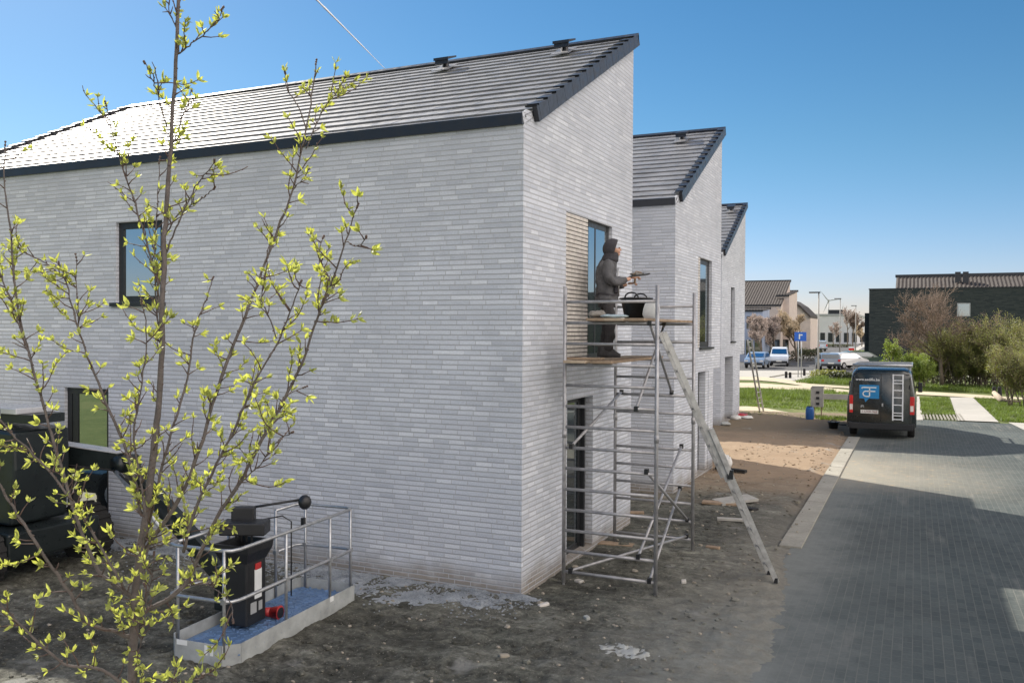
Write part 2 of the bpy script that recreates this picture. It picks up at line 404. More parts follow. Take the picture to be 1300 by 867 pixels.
def paver_mat(name='street_pavers', base=((.064, .078, .076), (.076, .090, .087), (.088, .101, .096)), grassy=False):
    t = MT(name); c = t.coord(True); x, y, z = t.sep(c)
    v = t.math('DIVIDE', x, .1); row = t.math('FLOOR', v); fv = t.math('FRACT', v)
    u = t.math('ADD', t.math('DIVIDE', y, .2), t.math('MULTIPLY', t.math('MODULO', row, 2.), .5)); ub = t.math('FLOOR', u); fu = t.math('FRACT', u)
    jv = t.math('LESS_THAN', fv, .1); ju = t.math('LESS_THAN', fu, .05); j = t.math('MAXIMUM', jv, ju)
    wc = t.n('ShaderNodeTexWhiteNoise', noise_dimensions='2D'); t.l(t.comb(ub, row), wc.inputs['Vector'])
    cc = t.ramp(wc.outputs['Value'], [(0, base[0]), (.5, base[1]), (1, base[2])])
    cc = t.mix(1., cc, t.ramp(t.noise(c, .35, 6, .65, .4), [(.3, .72), (.7, 1.2)]), 'MULTIPLY')
    cc = t.mix(1., cc, t.ramp(t.noise(c, 30, 3), [(.3, .85), (.7, 1.1)]), 'MULTIPLY')
    cc = t.mix(t.math('MULTIPLY', j, t.noise(c, 1.5, 4)), cc, (.17, .17, .15))
    # dust and sand carried on to the street beside the building site
    n1 = t.noise(c, .7, 6, .68, .5); n2 = t.noise(c, 4, 5, .7)
    nn = t.math('ADD', t.math('MULTIPLY', n1, 2.2), t.math('MULTIPLY', n2, .5))
    side = t.math('MAXIMUM', t.maprange(t.math('SUBTRACT', x, nn), -1.7, -2.9), t.math('MULTIPLY', t.maprange(t.math('SUBTRACT', x, t.math('MULTIPLY', nn, .6)), -.2, -2.6), .42))
    near = t.maprange(y, 21., 15., .55, 1.)
    cc = t.mix(t.math('MULTIPLY', t.math('MULTIPLY', side, near), .85), cc, t.mix(n2, (.15, .155, .14), (.25, .26, .24)))
    band = t.math('MULTIPLY', t.maprange(t.math('SUBTRACT', x, nn), 1.2, -2.6), t.math('MULTIPLY', t.maprange(y, 19.5, 21.5), t.maprange(y, 27.5, 24.)))  # sand band whose pale colour also brightens the sunlit strip of street
    cc = t.mix(t.math('MULTIPLY', band, .62), cc, t.mix(n2, (.40, .36, .28), (.33, .305, .25)))
    cc = t.mix(t.math('MULTIPLY', band, t.maprange(n2, .55, .68, 0., .5)), cc, (.50, .34, .17))
    streak = t.noise(t.comb(t.math('MULTIPLY', x, 2.5), t.math('MULTIPLY', y, .35)), 1., 4, .6)
    cc = t.mix(t.maprange(streak, .58, .75, 0., .35), cc, (.30, .285, .25))
    t.l(cc, t.p.inputs['Base Color']); t.p.inputs['Roughness'].default_value = .85; t.p.inputs['Specular IOR Level'].default_value = .3
    t.bump(t.math('ADD', t.math('SUBTRACT', 1., j), t.math('ADD', t.math('MULTIPLY', wc.outputs['Value'], .4), t.math('MULTIPLY', n2, .5))), .5, .008)
    return t.m
M['pavers'] = paver_mat()

def flat(name, pts, z, mat, kind='structure'):
    o = MB().quad(*[(p[0], p[1], z) for p in pts]).build(name, mat); o['kind'] = kind; return o
# one big field to the horizon
flat('ground', [(-3000, -1500), (3000, -1500), (3000, 6000), (-3000, 6000)], -.03, 'field')
# soil of the building site, a real uneven surface
def dirt_h(x, y):
    h = .035 * noise.noise((x * .5, y * .5, 0)) + .028 * noise.noise((x * 1.7, y * 1.7, 3)) + .022 * noise.noise((x * 5, y * 5, 5)) + .014 * noise.noise((x * 13, y * 13, 9))
    for (yc, a, wd) in ((8.45, .16, .24), (7.7, .16, .24), (6.6, .1, .2), (7.1, -.2, .2)):          # tyre tracks of the lift
        d = y - yc - .1 * math.sin(x * .7 + yc) + .06 * (x + 6) * a
        if abs(d) < wd and x < -3.2:
            k = 1 - (d / wd) ** 2
            h -= .03 * k
            ph = (x + (abs(d)) * .8) * 2 * math.pi / .17
            h += .034 * k * max(-.2, math.sin(ph)) * (.4 + .9 * abs(noise.noise((x, y * 2, 20))))
    h += .045 * math.exp(-((y - 24.6 + .12 * (x + 4)) / .16) ** 2) * (1 if x < -1.95 else 0)
    return h + .045
def grid(x0, x1, y0, y1, step, hf, edge=None):
    m = MB(); nx = int((x1 - x0) / step) + 1; ny = int((y1 - y0) / step) + 1
    for j in range(ny):
        for i in range(nx):
            x = x0 + (x1 - x0) * i / (nx - 1); y = y0 + (y1 - y0) * j / (ny - 1); m.v.append((x, y, hf(x, y)))
    for j in range(ny - 1):
        for i in range(nx - 1):
            a = j * nx + i; m.f.append((a, a + 1, a + nx + 1, a + nx))
    return m
def dirt_near(x, y):
    h = dirt_h(x, y); e = -1.62 + .22 * noise.noise((y * .7, 1, 1)) + .12 * noise.noise((y * 4, x * 3, 1)) + .08 * noise.noise((y * 13, x * 13, 1)) + (.35 * max(0, min(1, (13.6 - y) / 3)))
    if y > 14.2: e = -1.93
    f = max(0, min(1, (e - x) / .35)); return h * f - .02 * (1 - f)
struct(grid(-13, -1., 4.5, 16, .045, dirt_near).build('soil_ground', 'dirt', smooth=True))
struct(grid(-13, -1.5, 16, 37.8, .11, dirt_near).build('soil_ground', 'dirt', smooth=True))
flat('sand_strip', [(-40, 6.6), (-13, 6.6), (-13, 40), (-40, 40)], .02, 'sandpath')
flat('soil_ground', [(-10, 1), (-2.5, 1), (-2.5, 4.5), (-10, 4.5)], .02, 'dirt')
# unseen pale paving added to bounce sunlight, behind the camera and across the street
flat('bounce_paving', [(-8, -14), (60, -14), (60, -2), (11, 1), (-8, 1)], .024, 'palepave')
flat('pavement', [(11, 1), (60, 1), (60, 60), (7.5, 34), (11, 30.5)], .004, 'palepave')
# street, kerb band
flat('street', [(-1.75, -30), (11, -30), (11, 30.5), (3.6, 37.3), (-1.75, 37.5)], 0, 'pavers')
kb = MB()
y = 14.3
while y < 29.5:
    kb.boxp((-1.93, y, -.05), (-1.585, y + .97, .028 + rnd.uniform(-.002, .002))); y += .985
struct(kb.build('kerb', 'kerbmat', bevel=.008))
# pale gravel by the foot of the wall
def gravel_h(x, y):
    e = 9.12 - .35 * math.exp(-((x + 6.2) / 1.5) ** 2) + .18 * noise.noise((x * 1.1, 2, 2)) + .1 * noise.noise((x * 4, 2, 2)) + .3 * noise.noise((x * 3, y * 5, 6)) + .22 * noise.noise((x * 11, y * 11, 6))
    if x > -5.0: e += (x + 5.0) * .3
    rr = (x + 3.75 + .3 * noise.noise((3, y * 2, 7))) 
    f = max(0, min(1, (y - e) / .5)) * max(0, min(1, -rr / .4))
    return -.03 + f * (.085 + .03 * noise.noise((x * 3, y * 3, 0)) + .018 * noise.noise((x * 22, y * 22, 0)))
struct(grid(-16.4, -3.7, 8.4, 10.04, .03, gravel_h).build('gravel_strip', 'gravel', smooth=True))
# beyond the street
gz = lambda pts, z: [(G(a, b, z).x, G(a, b, z).y) for a, b in pts]
flat('verge', gz([(700, 521), (1120, 534), (1120, 499), (960, 487), (700, 487)], .004), .004, 'field')
flat('sand_strip', gz([(700, 512), (960, 516), (1000, 523), (1080, 530), (1080, 538), (960, 533), (700, 530)], .010), .010, 'sandpath')
flat('path', gz([(700, 483), (960, 486), (1004, 489), (1034, 490), (1076, 495), (1170, 497), (1210, 499), (1320, 506), (1320, 510), (1210, 503), (1170, 501), (1071, 499), (1004, 495), (960, 492), (700, 489)], .014), .014, 'sandpath')
flat('path', gz([(700, 476), (970, 478.5), (1000, 482), (1027, 487), (1071, 490), (1110, 492), (1110, 494), (1071, 492.5), (1020, 489.5), (985, 484.5), (960, 482.5), (700, 480)], .012), .012, 'sandpath')
flat('pavement', gz([(700, 470), (1045, 470.5), (1060, 476), (1030, 481), (1005, 483), (975, 480.5), (700, 477)], .008), .008, 'palepave')
flat('pavement', gz([(1206, 504), (1235, 504.5), (1268, 535.5), (1216, 533.5)], .016), .016, 'palepave')
flat('pavement', gz([(1164, 503), (1167, 503), (1172, 533), (1160, 533)], .016), .016, 'palepave')
flat('pavement', gz([(1280, 536), (1340, 565), (1350, 565), (1300, 537)], .016), .016, 'palepave')
gp = MB()
for i in range(12):
    for j in range(12):
        gp.box((.34 + j * .125 - i * .004, 37.72 + i * .26, .012), (.06, .2, .03))
struct(gp.build('grass_pavers', 'kerbmat'))
flat('road', [(-60, 62.5), (-9.6, 66), (-9, 72), (-5.2, 74), (-.5, 76), (2, 88), (-4, 95), (-7.5, 128), (-14, 420), (-24, 420), (-16.6, 128), (-13.5, 100), (-60, 98)], .0, 'asphalt')
flat('pavement', [(-7.6, 95), (-5.5, 94), (-8.6, 135), (-15, 420), (-17, 420), (-9.8, 135)], .012, 'palepave')
# kerb of the far road
fk = MB(); fk.bar((-9.6, 66, .03), (-9, 72, .03), .15, .1); fk.bar((-9, 72, .03), (-5.2, 74, .03), .15, .1); struct(fk.build('kerb', 'kerbmat'))

# grass blades on the verge (nobody could count them)
gb = MB()
def tuft(x, y, h, z=0.):
    for _ in range(3):
        a = rnd.uniform(0, 6.28); l = h * rnd.uniform(.5, 1.2); wd = rnd.uniform(.008, .018)
        dx, dy = math.cos(a), math.sin(a); bx, by = x + rnd.uniform(-.04, .04), y + rnd.uniform(-.04, .04)
        gb.quad((bx - dy * wd, by + dx * wd, z), (bx + dy * wd, by - dx * wd, z), (bx + dx * l * .5, by + dy * l * .5, z + l))
def inside(p, poly):
    c = False; j = len(poly) - 1
    for i in range(len(poly)):
        if (poly[i][1] > p[1]) != (poly[j][1] > p[1]) and p[0] < (poly[j][0] - poly[i][0]) * (p[1] - poly[i][1]) / (poly[j][1] - poly[i][1]) + poly[i][0]: c = not c
        j = i
    return c
zones = [(gz([(925, 515), (1120, 526), (1120, 500), (925, 493)], 0), 9000, .12), (gz([(925, 507), (1060, 509), (1060, 498), (925, 496)], 0), 5000, .26),
         (gz([(1237, 506), (1300, 509), (1330, 540), (1266, 534)], 0), 4000, .14), (gz([(1168, 505), (1203, 505), (1213, 527), (1170, 527)], 0), 3000, .1),
         (gz([(1010, 486), (1090, 489), (1090, 478), (1040, 480)], 0), 3500, .3), (gz([(1165, 495), (1330, 503), (1330, 494), (1165, 488)], 0), 6000, .2),
         ([(-9, 36.4), (-2.3, 35.2), (-2.3, 36.6), (-9, 37.6)], 700, .1), ([(-3.4, 35.2), (-2.4, 34.8), (-2.3, 36), (-3.6, 36.4)], 900, .16)]
for poly, n, h in zones:
    xs = [p[0] for p in poly]; ys = [p[1] for p in poly]
    for _ in range(n):
        p = (rnd.uniform(min(xs), max(xs)), rnd.uniform(min(ys), max(ys)))
        if inside(p, poly) and noise.noise((p[0] * 1.3, p[1] * 1.3, 0)) > -.25: tuft(p[0], p[1], h)
tag(gb.build('grass', 'grassblade'), 'short spring grass on the verges beyond the street', 'grass', kind='stuff')
# loose stones
st = MB()
for _ in range(900):
    x = rnd.uniform(-9, -1.7); y = rnd.uniform(5.5, 30)
    if x < -4.6 and y > 9.9: continue
    r_ = rnd.uniform(.008, .03) * (1.6 if rnd.random() < .05 else 1)
    st.blob((x, y, dirt_h(x, y) + r_ * .3), (r_, r_ * rnd.uniform(.6, 1), r_ * .6), 5, 4, .25)
tag(st.build('gravel', 'stone'), 'loose stones and rubble scattered over the soil', 'stones', kind='stuff')
def spill_h(x, y):
    q = 1 - ((x + 2.75) / .30) ** 2 - ((y - 8.78) / .14) ** 2 + .7 * noise.noise((x * 5, y * 7, 2)) + 1.3 * noise.noise((x * 15, y * 19, 2)) + 1.1 * noise.noise((x * 37, y * 37, 2)) - .35
    return dirt_near(x, y) + max(-.02, min(.014, q * .02)) + .004 * noise.noise((x * 40, y * 40, 0))
tag(grid(-3.4, -2.1, 8.4, 9.15, .02, spill_h).build('cement_spill', 'cement', smooth=True), 'pale dried cement spill on the soil near the street edge', 'cement spill')
pb = MB()
for _ in range(2600):
    x = rnd.uniform(-12, -4.2); y = 10.0 - abs(rnd.gauss(0, .45))
    r_ = rnd.uniform(.007, .02); zb = max(gravel_h(x, y), dirt_h(x, y))
    pb.blob((x, y, zb + r_ * .2), (r_, r_ * rnd.uniform(.6, 1), r_ * .6), 5, 4, .25)
tag(pb.build('gravel', 'gravel'), 'pale crushed gravel spread along the foot of the long wall', 'gravel', kind='stuff')
cl = MB()
for _ in range(2600):
    x = rnd.uniform(-10, -1.75); y = 5.4 + 26 * rnd.random() ** 1.8
    if (x < -4.5 and y > 9.9) or (x > -2 and y > 14): continue
    r_ = rnd.uniform(.012, .035) * (1.7 if rnd.random() < .06 else 1)
    cl.blob((x, y, dirt_h(x, y) + r_ * .15), (r_, r_ * rnd.uniform(.6, 1), r_ * .6), 6, 4, .35)
tag(cl.build('soil_clods', 'dirt'), 'dark clods of soil churned up over the site', 'clods', kind='stuff')

# ================================================================== HOUSES
XF, EAVE, RIDGE = -4.487, 5.969, 8.514
def cells(a0, a1, z0, z1, openings):
    A = sorted({a0, a1, *[v for o in openings for v in o[:2]]}); Z = sorted({z0, z1, *[v for o in openings for v in o[2:4]]})
    for i in range(len(A) - 1):
        for j in range(len(Z) - 1):
            am, zm = (A[i] + A[i + 1]) / 2, (Z[j] + Z[j + 1]) / 2
            if any(o[0] < am < o[1] and o[2] < zm < o[3] for o in openings): continue
            yield A[i], A[i + 1], Z[j], Z[j + 1]
def face_x(m, x, y0, y1, z0, z1, op, d=.22):       # a wall facing +X
    for a, b, c, e in cells(y0, y1, z0, z1, op): m.quad((x, a, c), (x, b, c), (x, b, e), (x, a, e))
    for o in op:
        a, b, c, e = o[:4]; dd = o[4] if len(o) > 4 else d
        m.quad((x, a, c), (x, a, e), (x - dd, a, e), (x - dd, a, c)).quad((x, b, c), (x - dd, b, c), (x - dd, b, e), (x, b, e))
        m.quad((x, a, e), (x, b, e), (x - dd, b, e), (x - dd, a, e)).quad((x, a, c), (x - dd, a, c), (x - dd, b, c), (x, b, c))
def face_y(m, y, x0, x1, z0, z1, op, d=.16):       # a wall facing -Y
    for a, b, c, e in cells(x0, x1, z0, z1, op): m.quad((a, y, c), (b, y, c), (b, y, e), (a, y, e))
    for o in op:
        a, b, c, e = o[:4]; dd = o[4] if len(o) > 4 else d
        m.quad((a, y, c), (a, y, e), (a, y + dd, e), (a, y + dd, c)).quad((b, y, c), (b, y + dd, c), (b, y + dd, e), (b, y, e))
        m.quad((a, y, e), (b, y, e), (b, y + dd, e), (a, y + dd, e)).quad((a, y, c), (a, y + dd, c), (b, y + dd, c), (b, y, c))
def win_frame_x(x, a, b, c, e, t=.07, mull=()):
    m = MB(); d = .03
    m.boxp((x, a, c), (x + d, a + t * .5, e)).boxp((x, b - t * 1.4, c), (x + d, b, e)).boxp((x, a + t, c), (x + d, b - t, c + t)).boxp((x, a + t, e - t), (x + d, b - t, e))
    for q in mull: m.boxp((x, q - .02, c + t), (x + d, q + .02, e - t))
    return m
def win_frame_y(y, a, b, c, e, t=.07, mull=()):
    m = MB(); d = .07
    m.boxp((a, y - d, c), (a + t, y, e)).boxp((b - t, y - d, c), (b, y, e)).boxp((a + t, y - d, c), (b - t, y, c + t)).boxp((a + t, y - d, e - t), (b - t, y, e))
    for q in mull: m.boxp((q - t / 2, y - d, c + t), (q + t / 2, y, e - t))
    return m
def window_x(h, name, x, a, b, c, e, rec=.16, t=.07, mull=(), sill=True, g='glass', label=None):
    f = win_frame_x(x - rec, a, b, c, e, t, mull).build(name, 'frame', h)
    if label: f['label'] = label
    MB().boxp((x - rec + .012, a + t, c + t), (x - rec + .024, b - t, e - t)).build('pane', g, f)
    if sill: MB().boxp((x - rec + .05, a - .05, c - .05), (x + .06, b + .05, c - .002)).build('sill', 'frame', f)
    return f

def house(xf, y0, xb, label, op, vents, side_op=(), wing=None, cutaway=None, rows=16, tiles='roof', name='brick_house', group='sawtooth brick houses under construction'):
    y1 = y0 + (14.70 - 10.051); h = thing(name, (xf, y0, 0), label, 'house', group)
    zc = 2.47
    m = MB(); yb = cutaway if cutaway else y1
    ops = [(o[0], o[1], o[2], o[3], o[4]) for o in op]
    if cutaway:
        face_x(m, xf, y0, cutaway, -.15, zc, [o for o in ops if o[3] <= zc + .01])
        face_x(m, xf, y0, y1, zc, EAVE, [o for o in ops if o[2] >= zc])
        m.quad((xf, cutaway, -.15), (xf - 1.7, cutaway, -.15), (xf - 1.7, cutaway, zc), (xf, cutaway, zc))
        m.quad((xf - 1.7, cutaway, -.15), (xf - 1.7, y1, -.15), (xf - 1.7, y1, zc), (xf - 1.7, cutaway, zc))
        m.quad((xf, cutaway, zc), (xf - 1.7, cutaway, zc), (xf - 1.7, y1, zc), (xf, y1, zc))
    else: face_x(m, xf, y0, y1, -.15, EAVE, ops)
    m.quad((xf, y0, EAVE), (xf, y1, EAVE), (xf, y1, RIDGE - .12))
    face_y(m, y0, xb, xf, -.15, EAVE, [(*o, .16) for o in side_op])
    zb = zc if cutaway else -.15
    m.quad((xf, y1, zb), (xf, y1, RIDGE - .12), (xf - 1.7, y1, RIDGE - .12), (xf - 1.7, y1, zb))
    m.quad((xf - 1.7, y1, -.15), (xf - 1.7, y1, RIDGE - .12), (xb, y1, RIDGE - .12), (xb, y1, -.15))
    m.quad((xb, y0, -.15), (xb, y0, EAVE), (xb, y1, RIDGE - .12), (xb, y1, -.15))
    m.build('wall', 'brick', h)
    # black sheets standing in for the shade of rooms behind the openings
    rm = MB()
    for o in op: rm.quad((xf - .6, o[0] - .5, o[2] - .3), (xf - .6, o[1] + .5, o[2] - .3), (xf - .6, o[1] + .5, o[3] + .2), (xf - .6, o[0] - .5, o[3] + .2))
    rm.build('room_shade', 'blackplastic', h)
    # roof: stepped courses of flat tiles
    ang = math.atan2(RIDGE - .05 - (EAVE + .10), y1 - y0); L = (y1 - y0 + .03) / math.cos(ang); cs, sn = math.cos(ang), math.sin(ang)
    rf = MB(); st_ = L / rows; x1r, x0r = xf + .015, xb - .05
    def P(s_, n_): return (y0 + .05 + s_ * cs - n_ * sn, EAVE + .10 + s_ * sn + n_ * cs)
    k_w = .33
    for r_ in range(rows):
        s0, s1 = r_ * st_, (r_ + 1) * st_ + .03; hh = .034
        x = x0r + (0 if r_ % 2 else -k_w / 2)
        n = int((x1r - x0r) / k_w) + 2
        for q in range(n):
            xa, xe = max(x0r, x + q * k_w), min(x1r, x + (q + 1) * k_w - .004)
            if xe - xa < .02: continue
            dz = rnd.uniform(-.002, .002)
            a = P(s0, hh + dz); b = P(s1, .006 + dz); c_ = P(s0, 0.0); b2 = P(s1, 0.)
            k = len(rf.v)
            rf.v += [(xa, *a), (xe, *a), (xe, *b), (xa, *b), (xa, *c_), (xe, *c_)]
            rf.f += [(k, k + 1, k + 2, k + 3), (k + 4, k + 5, k + 1, k)]
    u0, u1 = P(-.02, -.06), P(L, -.06)
    rf.quad((x0r, *u0), (x0r, *u1), (x1r, *u1), (x1r, *u0))
    rf_o = rf.build('roof', tiles, h)
    # verge tiles on the gable edge
    for xx, xo in ((xf + .01, xf + .075), (xb - .07, xb - .01)):
        vg = MB()
        for r_ in range(rows):
            s0, s1 = r_ * st_ + (.25 if r_ == 0 else 0), (r_ + 1) * st_ - .006
            pa = [P(s0, -.13), P(s1, -.13), P(s1, .055), P(s0, .085)]
            vg.prism([(xx, *p) for p in pa], (xo - xx, 0, 0))
            pa = [P(s0, .07), P(s1, .045), P(s1, .06), P(s0, .09)]
            vg.prism([(xx - .1, *p) for p in pa], (.17, 0, 0))
        vg.build('verge_tiles', 'anthracite', h)
    rd = MB(); a = P(L - .12, .06); b = P(L + .03, .06); c_ = (y1 + .06, b[1] + .005); d_ = (y1 + .06, b[1] - .16); e_ = (y1 + .005, b[1] - .16)
    rd.prism([(x0r, *p) for p in (a, c_, d_, e_, P(L, .0), P(L - .12, .02))], (x1r - x0r + .06, 0, 0))
    rd.build('ridge_capping', 'anthracite', h)
    # hidden gutter behind a metal fascia, sloping tray on top
    gt = MB(); zt = EAVE + .14
    gt.prism([(x0r, y0 - .045, EAVE), (x0r, y0 - .045, zt), (x0r, y0 - .02, zt + .012), (x0r, y0 + .02, zt - .02), (x0r, y0 + .02, EAVE)], (xf - x0r - .004, 0, 0))
    gt.build('gutter_fascia', 'anthracite', h)
    tr_ = MB(); tr_.prism([(x0r, y0 - .02, zt), (x0r, y0 + .09, zt + .045), (x0r, y0 + .09, zt + .02), (x0r, y0 - .0, zt - .015)], (xf - x0r - .01, 0, 0))
    tr_.build('eaves_flashing', tiles, h)
    kn = MB(); kn.prism([(xf - .02, y0 + .02, EAVE), (xf - .02, y0 - .04, zt), (xf - .02, y0 + .1, zt + .07), (xf - .02, y0 + .26, zt + .08), (xf - .02, y0 + .34, EAVE)], (.019, 0, 0))
    kn.build('kneeler', 'brick', h)
    for vx in vents:
        v = MB(); p = P(L - .8, .03); y_, z_ = p
        v.tube([(vx, y_, z_ - .05), (vx, y_ + .02, z_ + .13)], [.07, .06], 12)
        v.prism([(vx - .15, y_ - .17, z_ + .12), (vx - .15, y_ + .15, z_ + .25), (vx - .15, y_ + .15, z_ + .28), (vx - .15, y_ - .17, z_ + .17)], (.30, 0, 0))
        v.boxp((vx - .13, y_ - .15, z_ + .06), (vx + .13, y_ - .12, z_ + .135))
        vo = v.build('roof_vent', 'anthracite', h)
        MB().prism([(vx - .17, *P(L - 1.05, .06)), (vx + .17, *P(L - 1.05, .06)), (vx + .17, *P(L - .6, .06)), (vx - .17, *P(L - .6, .06))], (0, -.005, .012)).build('flashing', tiles, vo)
    if wing:
        wy, wz, wx = wing; wm = MB().boxp((xb, y1 + .002, -.15), (wx, wy, wz)); wm.build('side_wing', 'brick', h)
        MB().boxp((xb - .02, y1 + .004, wz), (wx + .03, wy + .03, wz + .08)).build('wing_coping', 'anthracite', h)
    return h

def louvre(h, x, a, b, c, e):
    m = MB(); z = c + .006
    while z < e - .03:
        wdt = rnd.uniform(.0, .012)
        m.boxp((x - .1, a + .002, z), (x - .004 - wdt * .3, b - .002, z + .047)); z += .0605
    return m.build('brick_louvre', 'brick_louvre', h)

# near house
y0 = 10.051
h1 = house(XF, y0, -16.5, 'nearest pale brick house with scaffold at its gable and a long window-pierced side wall', 
    [(11.54, 12.462, 2.95, 5.07, .12), (12.462, 13.6, 2.95, 5.07, .12), (11.62, 12.72, .1, 2.40, .2)], [-5.52, -7.85],
    side_op=[(-11.6, -10.6, 3.80, 5.07), (-12.79, -11.77, .12, 2.41)], wing=(17.685, 5.9, -6.3))
louvre(h1, XF, 11.54, 12.462, 2.95, 5.07)
window_x(h1, 'window', XF, 12.466, 13.598, 2.952, 5.068, .09, .09, (12.95,))
d1 = window_x(h1, 'door', XF, 11.624, 12.55, .102, 2.398, .17, .08, sill=False, g='glassdark')
MB().boxp((XF - .15, 12.552, .1), (XF - .08, 12.6, 2.395)).build('door_trim', 'frame', d1)
f = win_frame_y(y0 + .13, -11.598, -10.602, 3.802, 5.068, .1).build('window', 'frame', h1)
MB().boxp((-11.5, y0 + .085, 3.9), (-10.7, y0 + .1, 4.97)).build('pane', 'glass', f)
MB().boxp((-11.68, y0 - .06, 3.735), (-10.53, y0 + .05, 3.797)).build('sill', 'frame', f)
f = win_frame_y(y0 + .13, -12.788, -11.772, .122, 2.408, .1).build('door', 'frame', h1)
MB().boxp((-12.55, y0 + .085, .2), (-11.86, y0 + .1, 2.31)).build('pane', 'glass', f)
MB().boxp((-12.68, y0 + .07, .2), (-12.552, y0 + .1, 2.31)).build('shutter_post', 'frame', f)
# middle house
h2 = house(XF, 17.692, -16.5, 'middle pale brick house of the three, with narrow tall upper window and boarded ground floor', 
    [(19.8, 19.998, 3.01, 5.07, .1), (20.0, 21.27, 3.01, 5.07, .2), (19.86, 21.0, .1, 2.45, .3)], [-5.35],
    wing=(24.4, 5.9, -6.3), cutaway=21.5)
louvre(h2, XF, 19.8, 19.998, 3.01, 5.07)
window_x(h2, 'window', XF, 20.004, 21.268, 3.012, 5.068, .1, .12)
window_x(h2, 'door', XF, 19.864, 20.72, .102, 2.448, .2, .07, sill=False, g='glassdark')
MB().boxp((XF - .17, 20.722, .1), (XF - .02, 20.998, 2.448)).build('brick_jamb', 'brick', h2)
MB().boxp((XF - .17, 19.95, .3), (XF - .13, 20.4, .65)).build('notice', 'plate', h2)
# far house
X3 = -6.25
h3 = house(X3, 31.25, -18, 'farthest pale brick house of the three, with ladder at its corner', 
    [(33.0, 33.78, 3.0, 5.03, .2), (31.95, 33.5, .1, 2.45, .5)], [-6.7], wing=(37.9, 5.9, -8.0), cutaway=34.9)
window_x(h3, 'window', X3, 33.004, 33.778, 3.002, 5.028, .15, .09)
window_x(h3, 'door', X3, 32.2, 33.3, .102, 2.448, .4, .09, sill=False, g='glassdark')

# unseen pale houses added across the street, bouncing sun onto the gables
def plain_house(x0, y0, x1, y1, label):
    h = thing('unseen_house', ((x0 + x1) / 2, (y0 + y1) / 2, 0), label, 'house', 'unseen pale houses added across the street')
    ops = [(y0 + 1 + k * 2.4, y0 + 2 + k * 2.4, z, z + 1.4, .15) for k in range(int((y1 - y0 - 2) / 2.4)) for z in (.9, 3.7)]
    m = MB()
    for a, b, c, e in cells(y0, y1, -.1, 6, ops): m.quad((x0, a, c), (x0, a, e), (x0, b, e), (x0, b, c))
    m.quad((x0, y0, -.1), (x1, y0, -.1), (x1, y0, 6), (x0, y0, 6)).quad((x0, y1, -.1), (x0, y1, 6), (x1, y1, 6), (x1, y1, -.1)).quad((x1, y0, -.1), (x1, y1, -.1), (x1, y1, 6), (x1, y0, 6))
    xm = (x0 + x1) / 2
    m.quad((x0, y0, 6), (x1, y0, 6), (xm, y0, 9)).quad((x0, y1, 6), (xm, y1, 9), (x1, y1, 6)); m.build('wall', 'palewall', h)
    MB().prism([(x0 - .3, y0 - .1, 5.9), (xm, y0 - .1, 9.1), (x1 + .3, y0 - .1, 5.9), (x1 + .3, y0 - .1, 6.05), (xm, y0 - .1, 9.28), (x0 - .3, y0 - .1, 6.05)], (0, y1 - y0 + .2, 0)).build('roof', 'roof', h)
    for a, b, c, e, _ in ops: 
        f = MB().boxp((x0 + .06, a, c), (x0 + .1, b, e)).build('window', 'frame', h); MB().boxp((x0 + .05, a + .07, c + .07), (x0 + .058, b - .07, e - .07)).build('pane', 'glassdark', f)
M['palewall'] = simple('cream_wall', (.74, .70, .64), .9, var=.06, scale=1)
plain_house(14, -12, 22, 8, 'unseen cream rendered house added for bounce light across the street, nearest the photographer')
plain_house(14, 11, 22, 29, 'unseen cream rendered house added for bounce light across the street, farther along')

# ================================================================== SCAFFOLD TOWER
scf = thing('scaffold_tower', (-3.6, 12.0, 0), 'aluminium scaffold tower with rungs standing against the gable of the nearest house', 'scaffold')
YN, YF = 10.78, 13.25
posts = {('n', 0): (-4.2, YN), ('n', 1): (-2.955, YN), ('f', 0): (-4.3, YF), ('f', 1): (-3.06, YF)}
for k, (x, y) in posts.items():
    o = MB().tube([(x, y, .06), (x, y, 3.97)], .0255, 12).build('post', 'alu', scf, True)
    MB().tube([(x, y, .0), (x, y, .1)], .018, 8).tube([(x, y, .0), (x, y, .012)], .055, 12).build('foot', 'galv', o, True)
    MB().tube([(x, y, 1.98), (x, y, 2.08)], .032, 10).build('spigot', 'alu', o, True)
for (kx, y) in (('n', YN), ('f', YF)):
    xa, xb_ = posts[(kx, 0)][0] + .02, posts[(kx, 1)][0] - .02
    for i in range(14):
        z = .21 + .2735 * i
        MB().tube([(xa, y, z), (xb_, y, z)], .0205, 10).build('rung', 'alu', scf, True)
def brace(a, b, r_=.02, hooks=True):
    o = MB().tube([a, b], r_, 8).build('brace', 'alu', scf, True)
    for p in (a, b): MB().box(p, (.05, .06, .065)).build('brace_hook', 'blackplastic', o)
brace((-3.08, YN, 1.61), (-3.14, YF, .51)); brace((-3.03, YN, .23), (-3.26, YF, .98)); brace((-3.18, YN, .52), (-3.24, YF, 1.63))
brace((-3.22, YN, 2.40), (-3.52, YF, 3.50)); brace((-3.05, YN, 3.49), (-3.40, YF, 2.45)); brace((-4.1, YN, 1.87), (-4.2, YF, 2.43))
brace((-4.1, YN, .23), (-3.15, YF, .26)); brace((-4.1, YN, 3.76), (-4.2, YF, 3.5)) if False else None
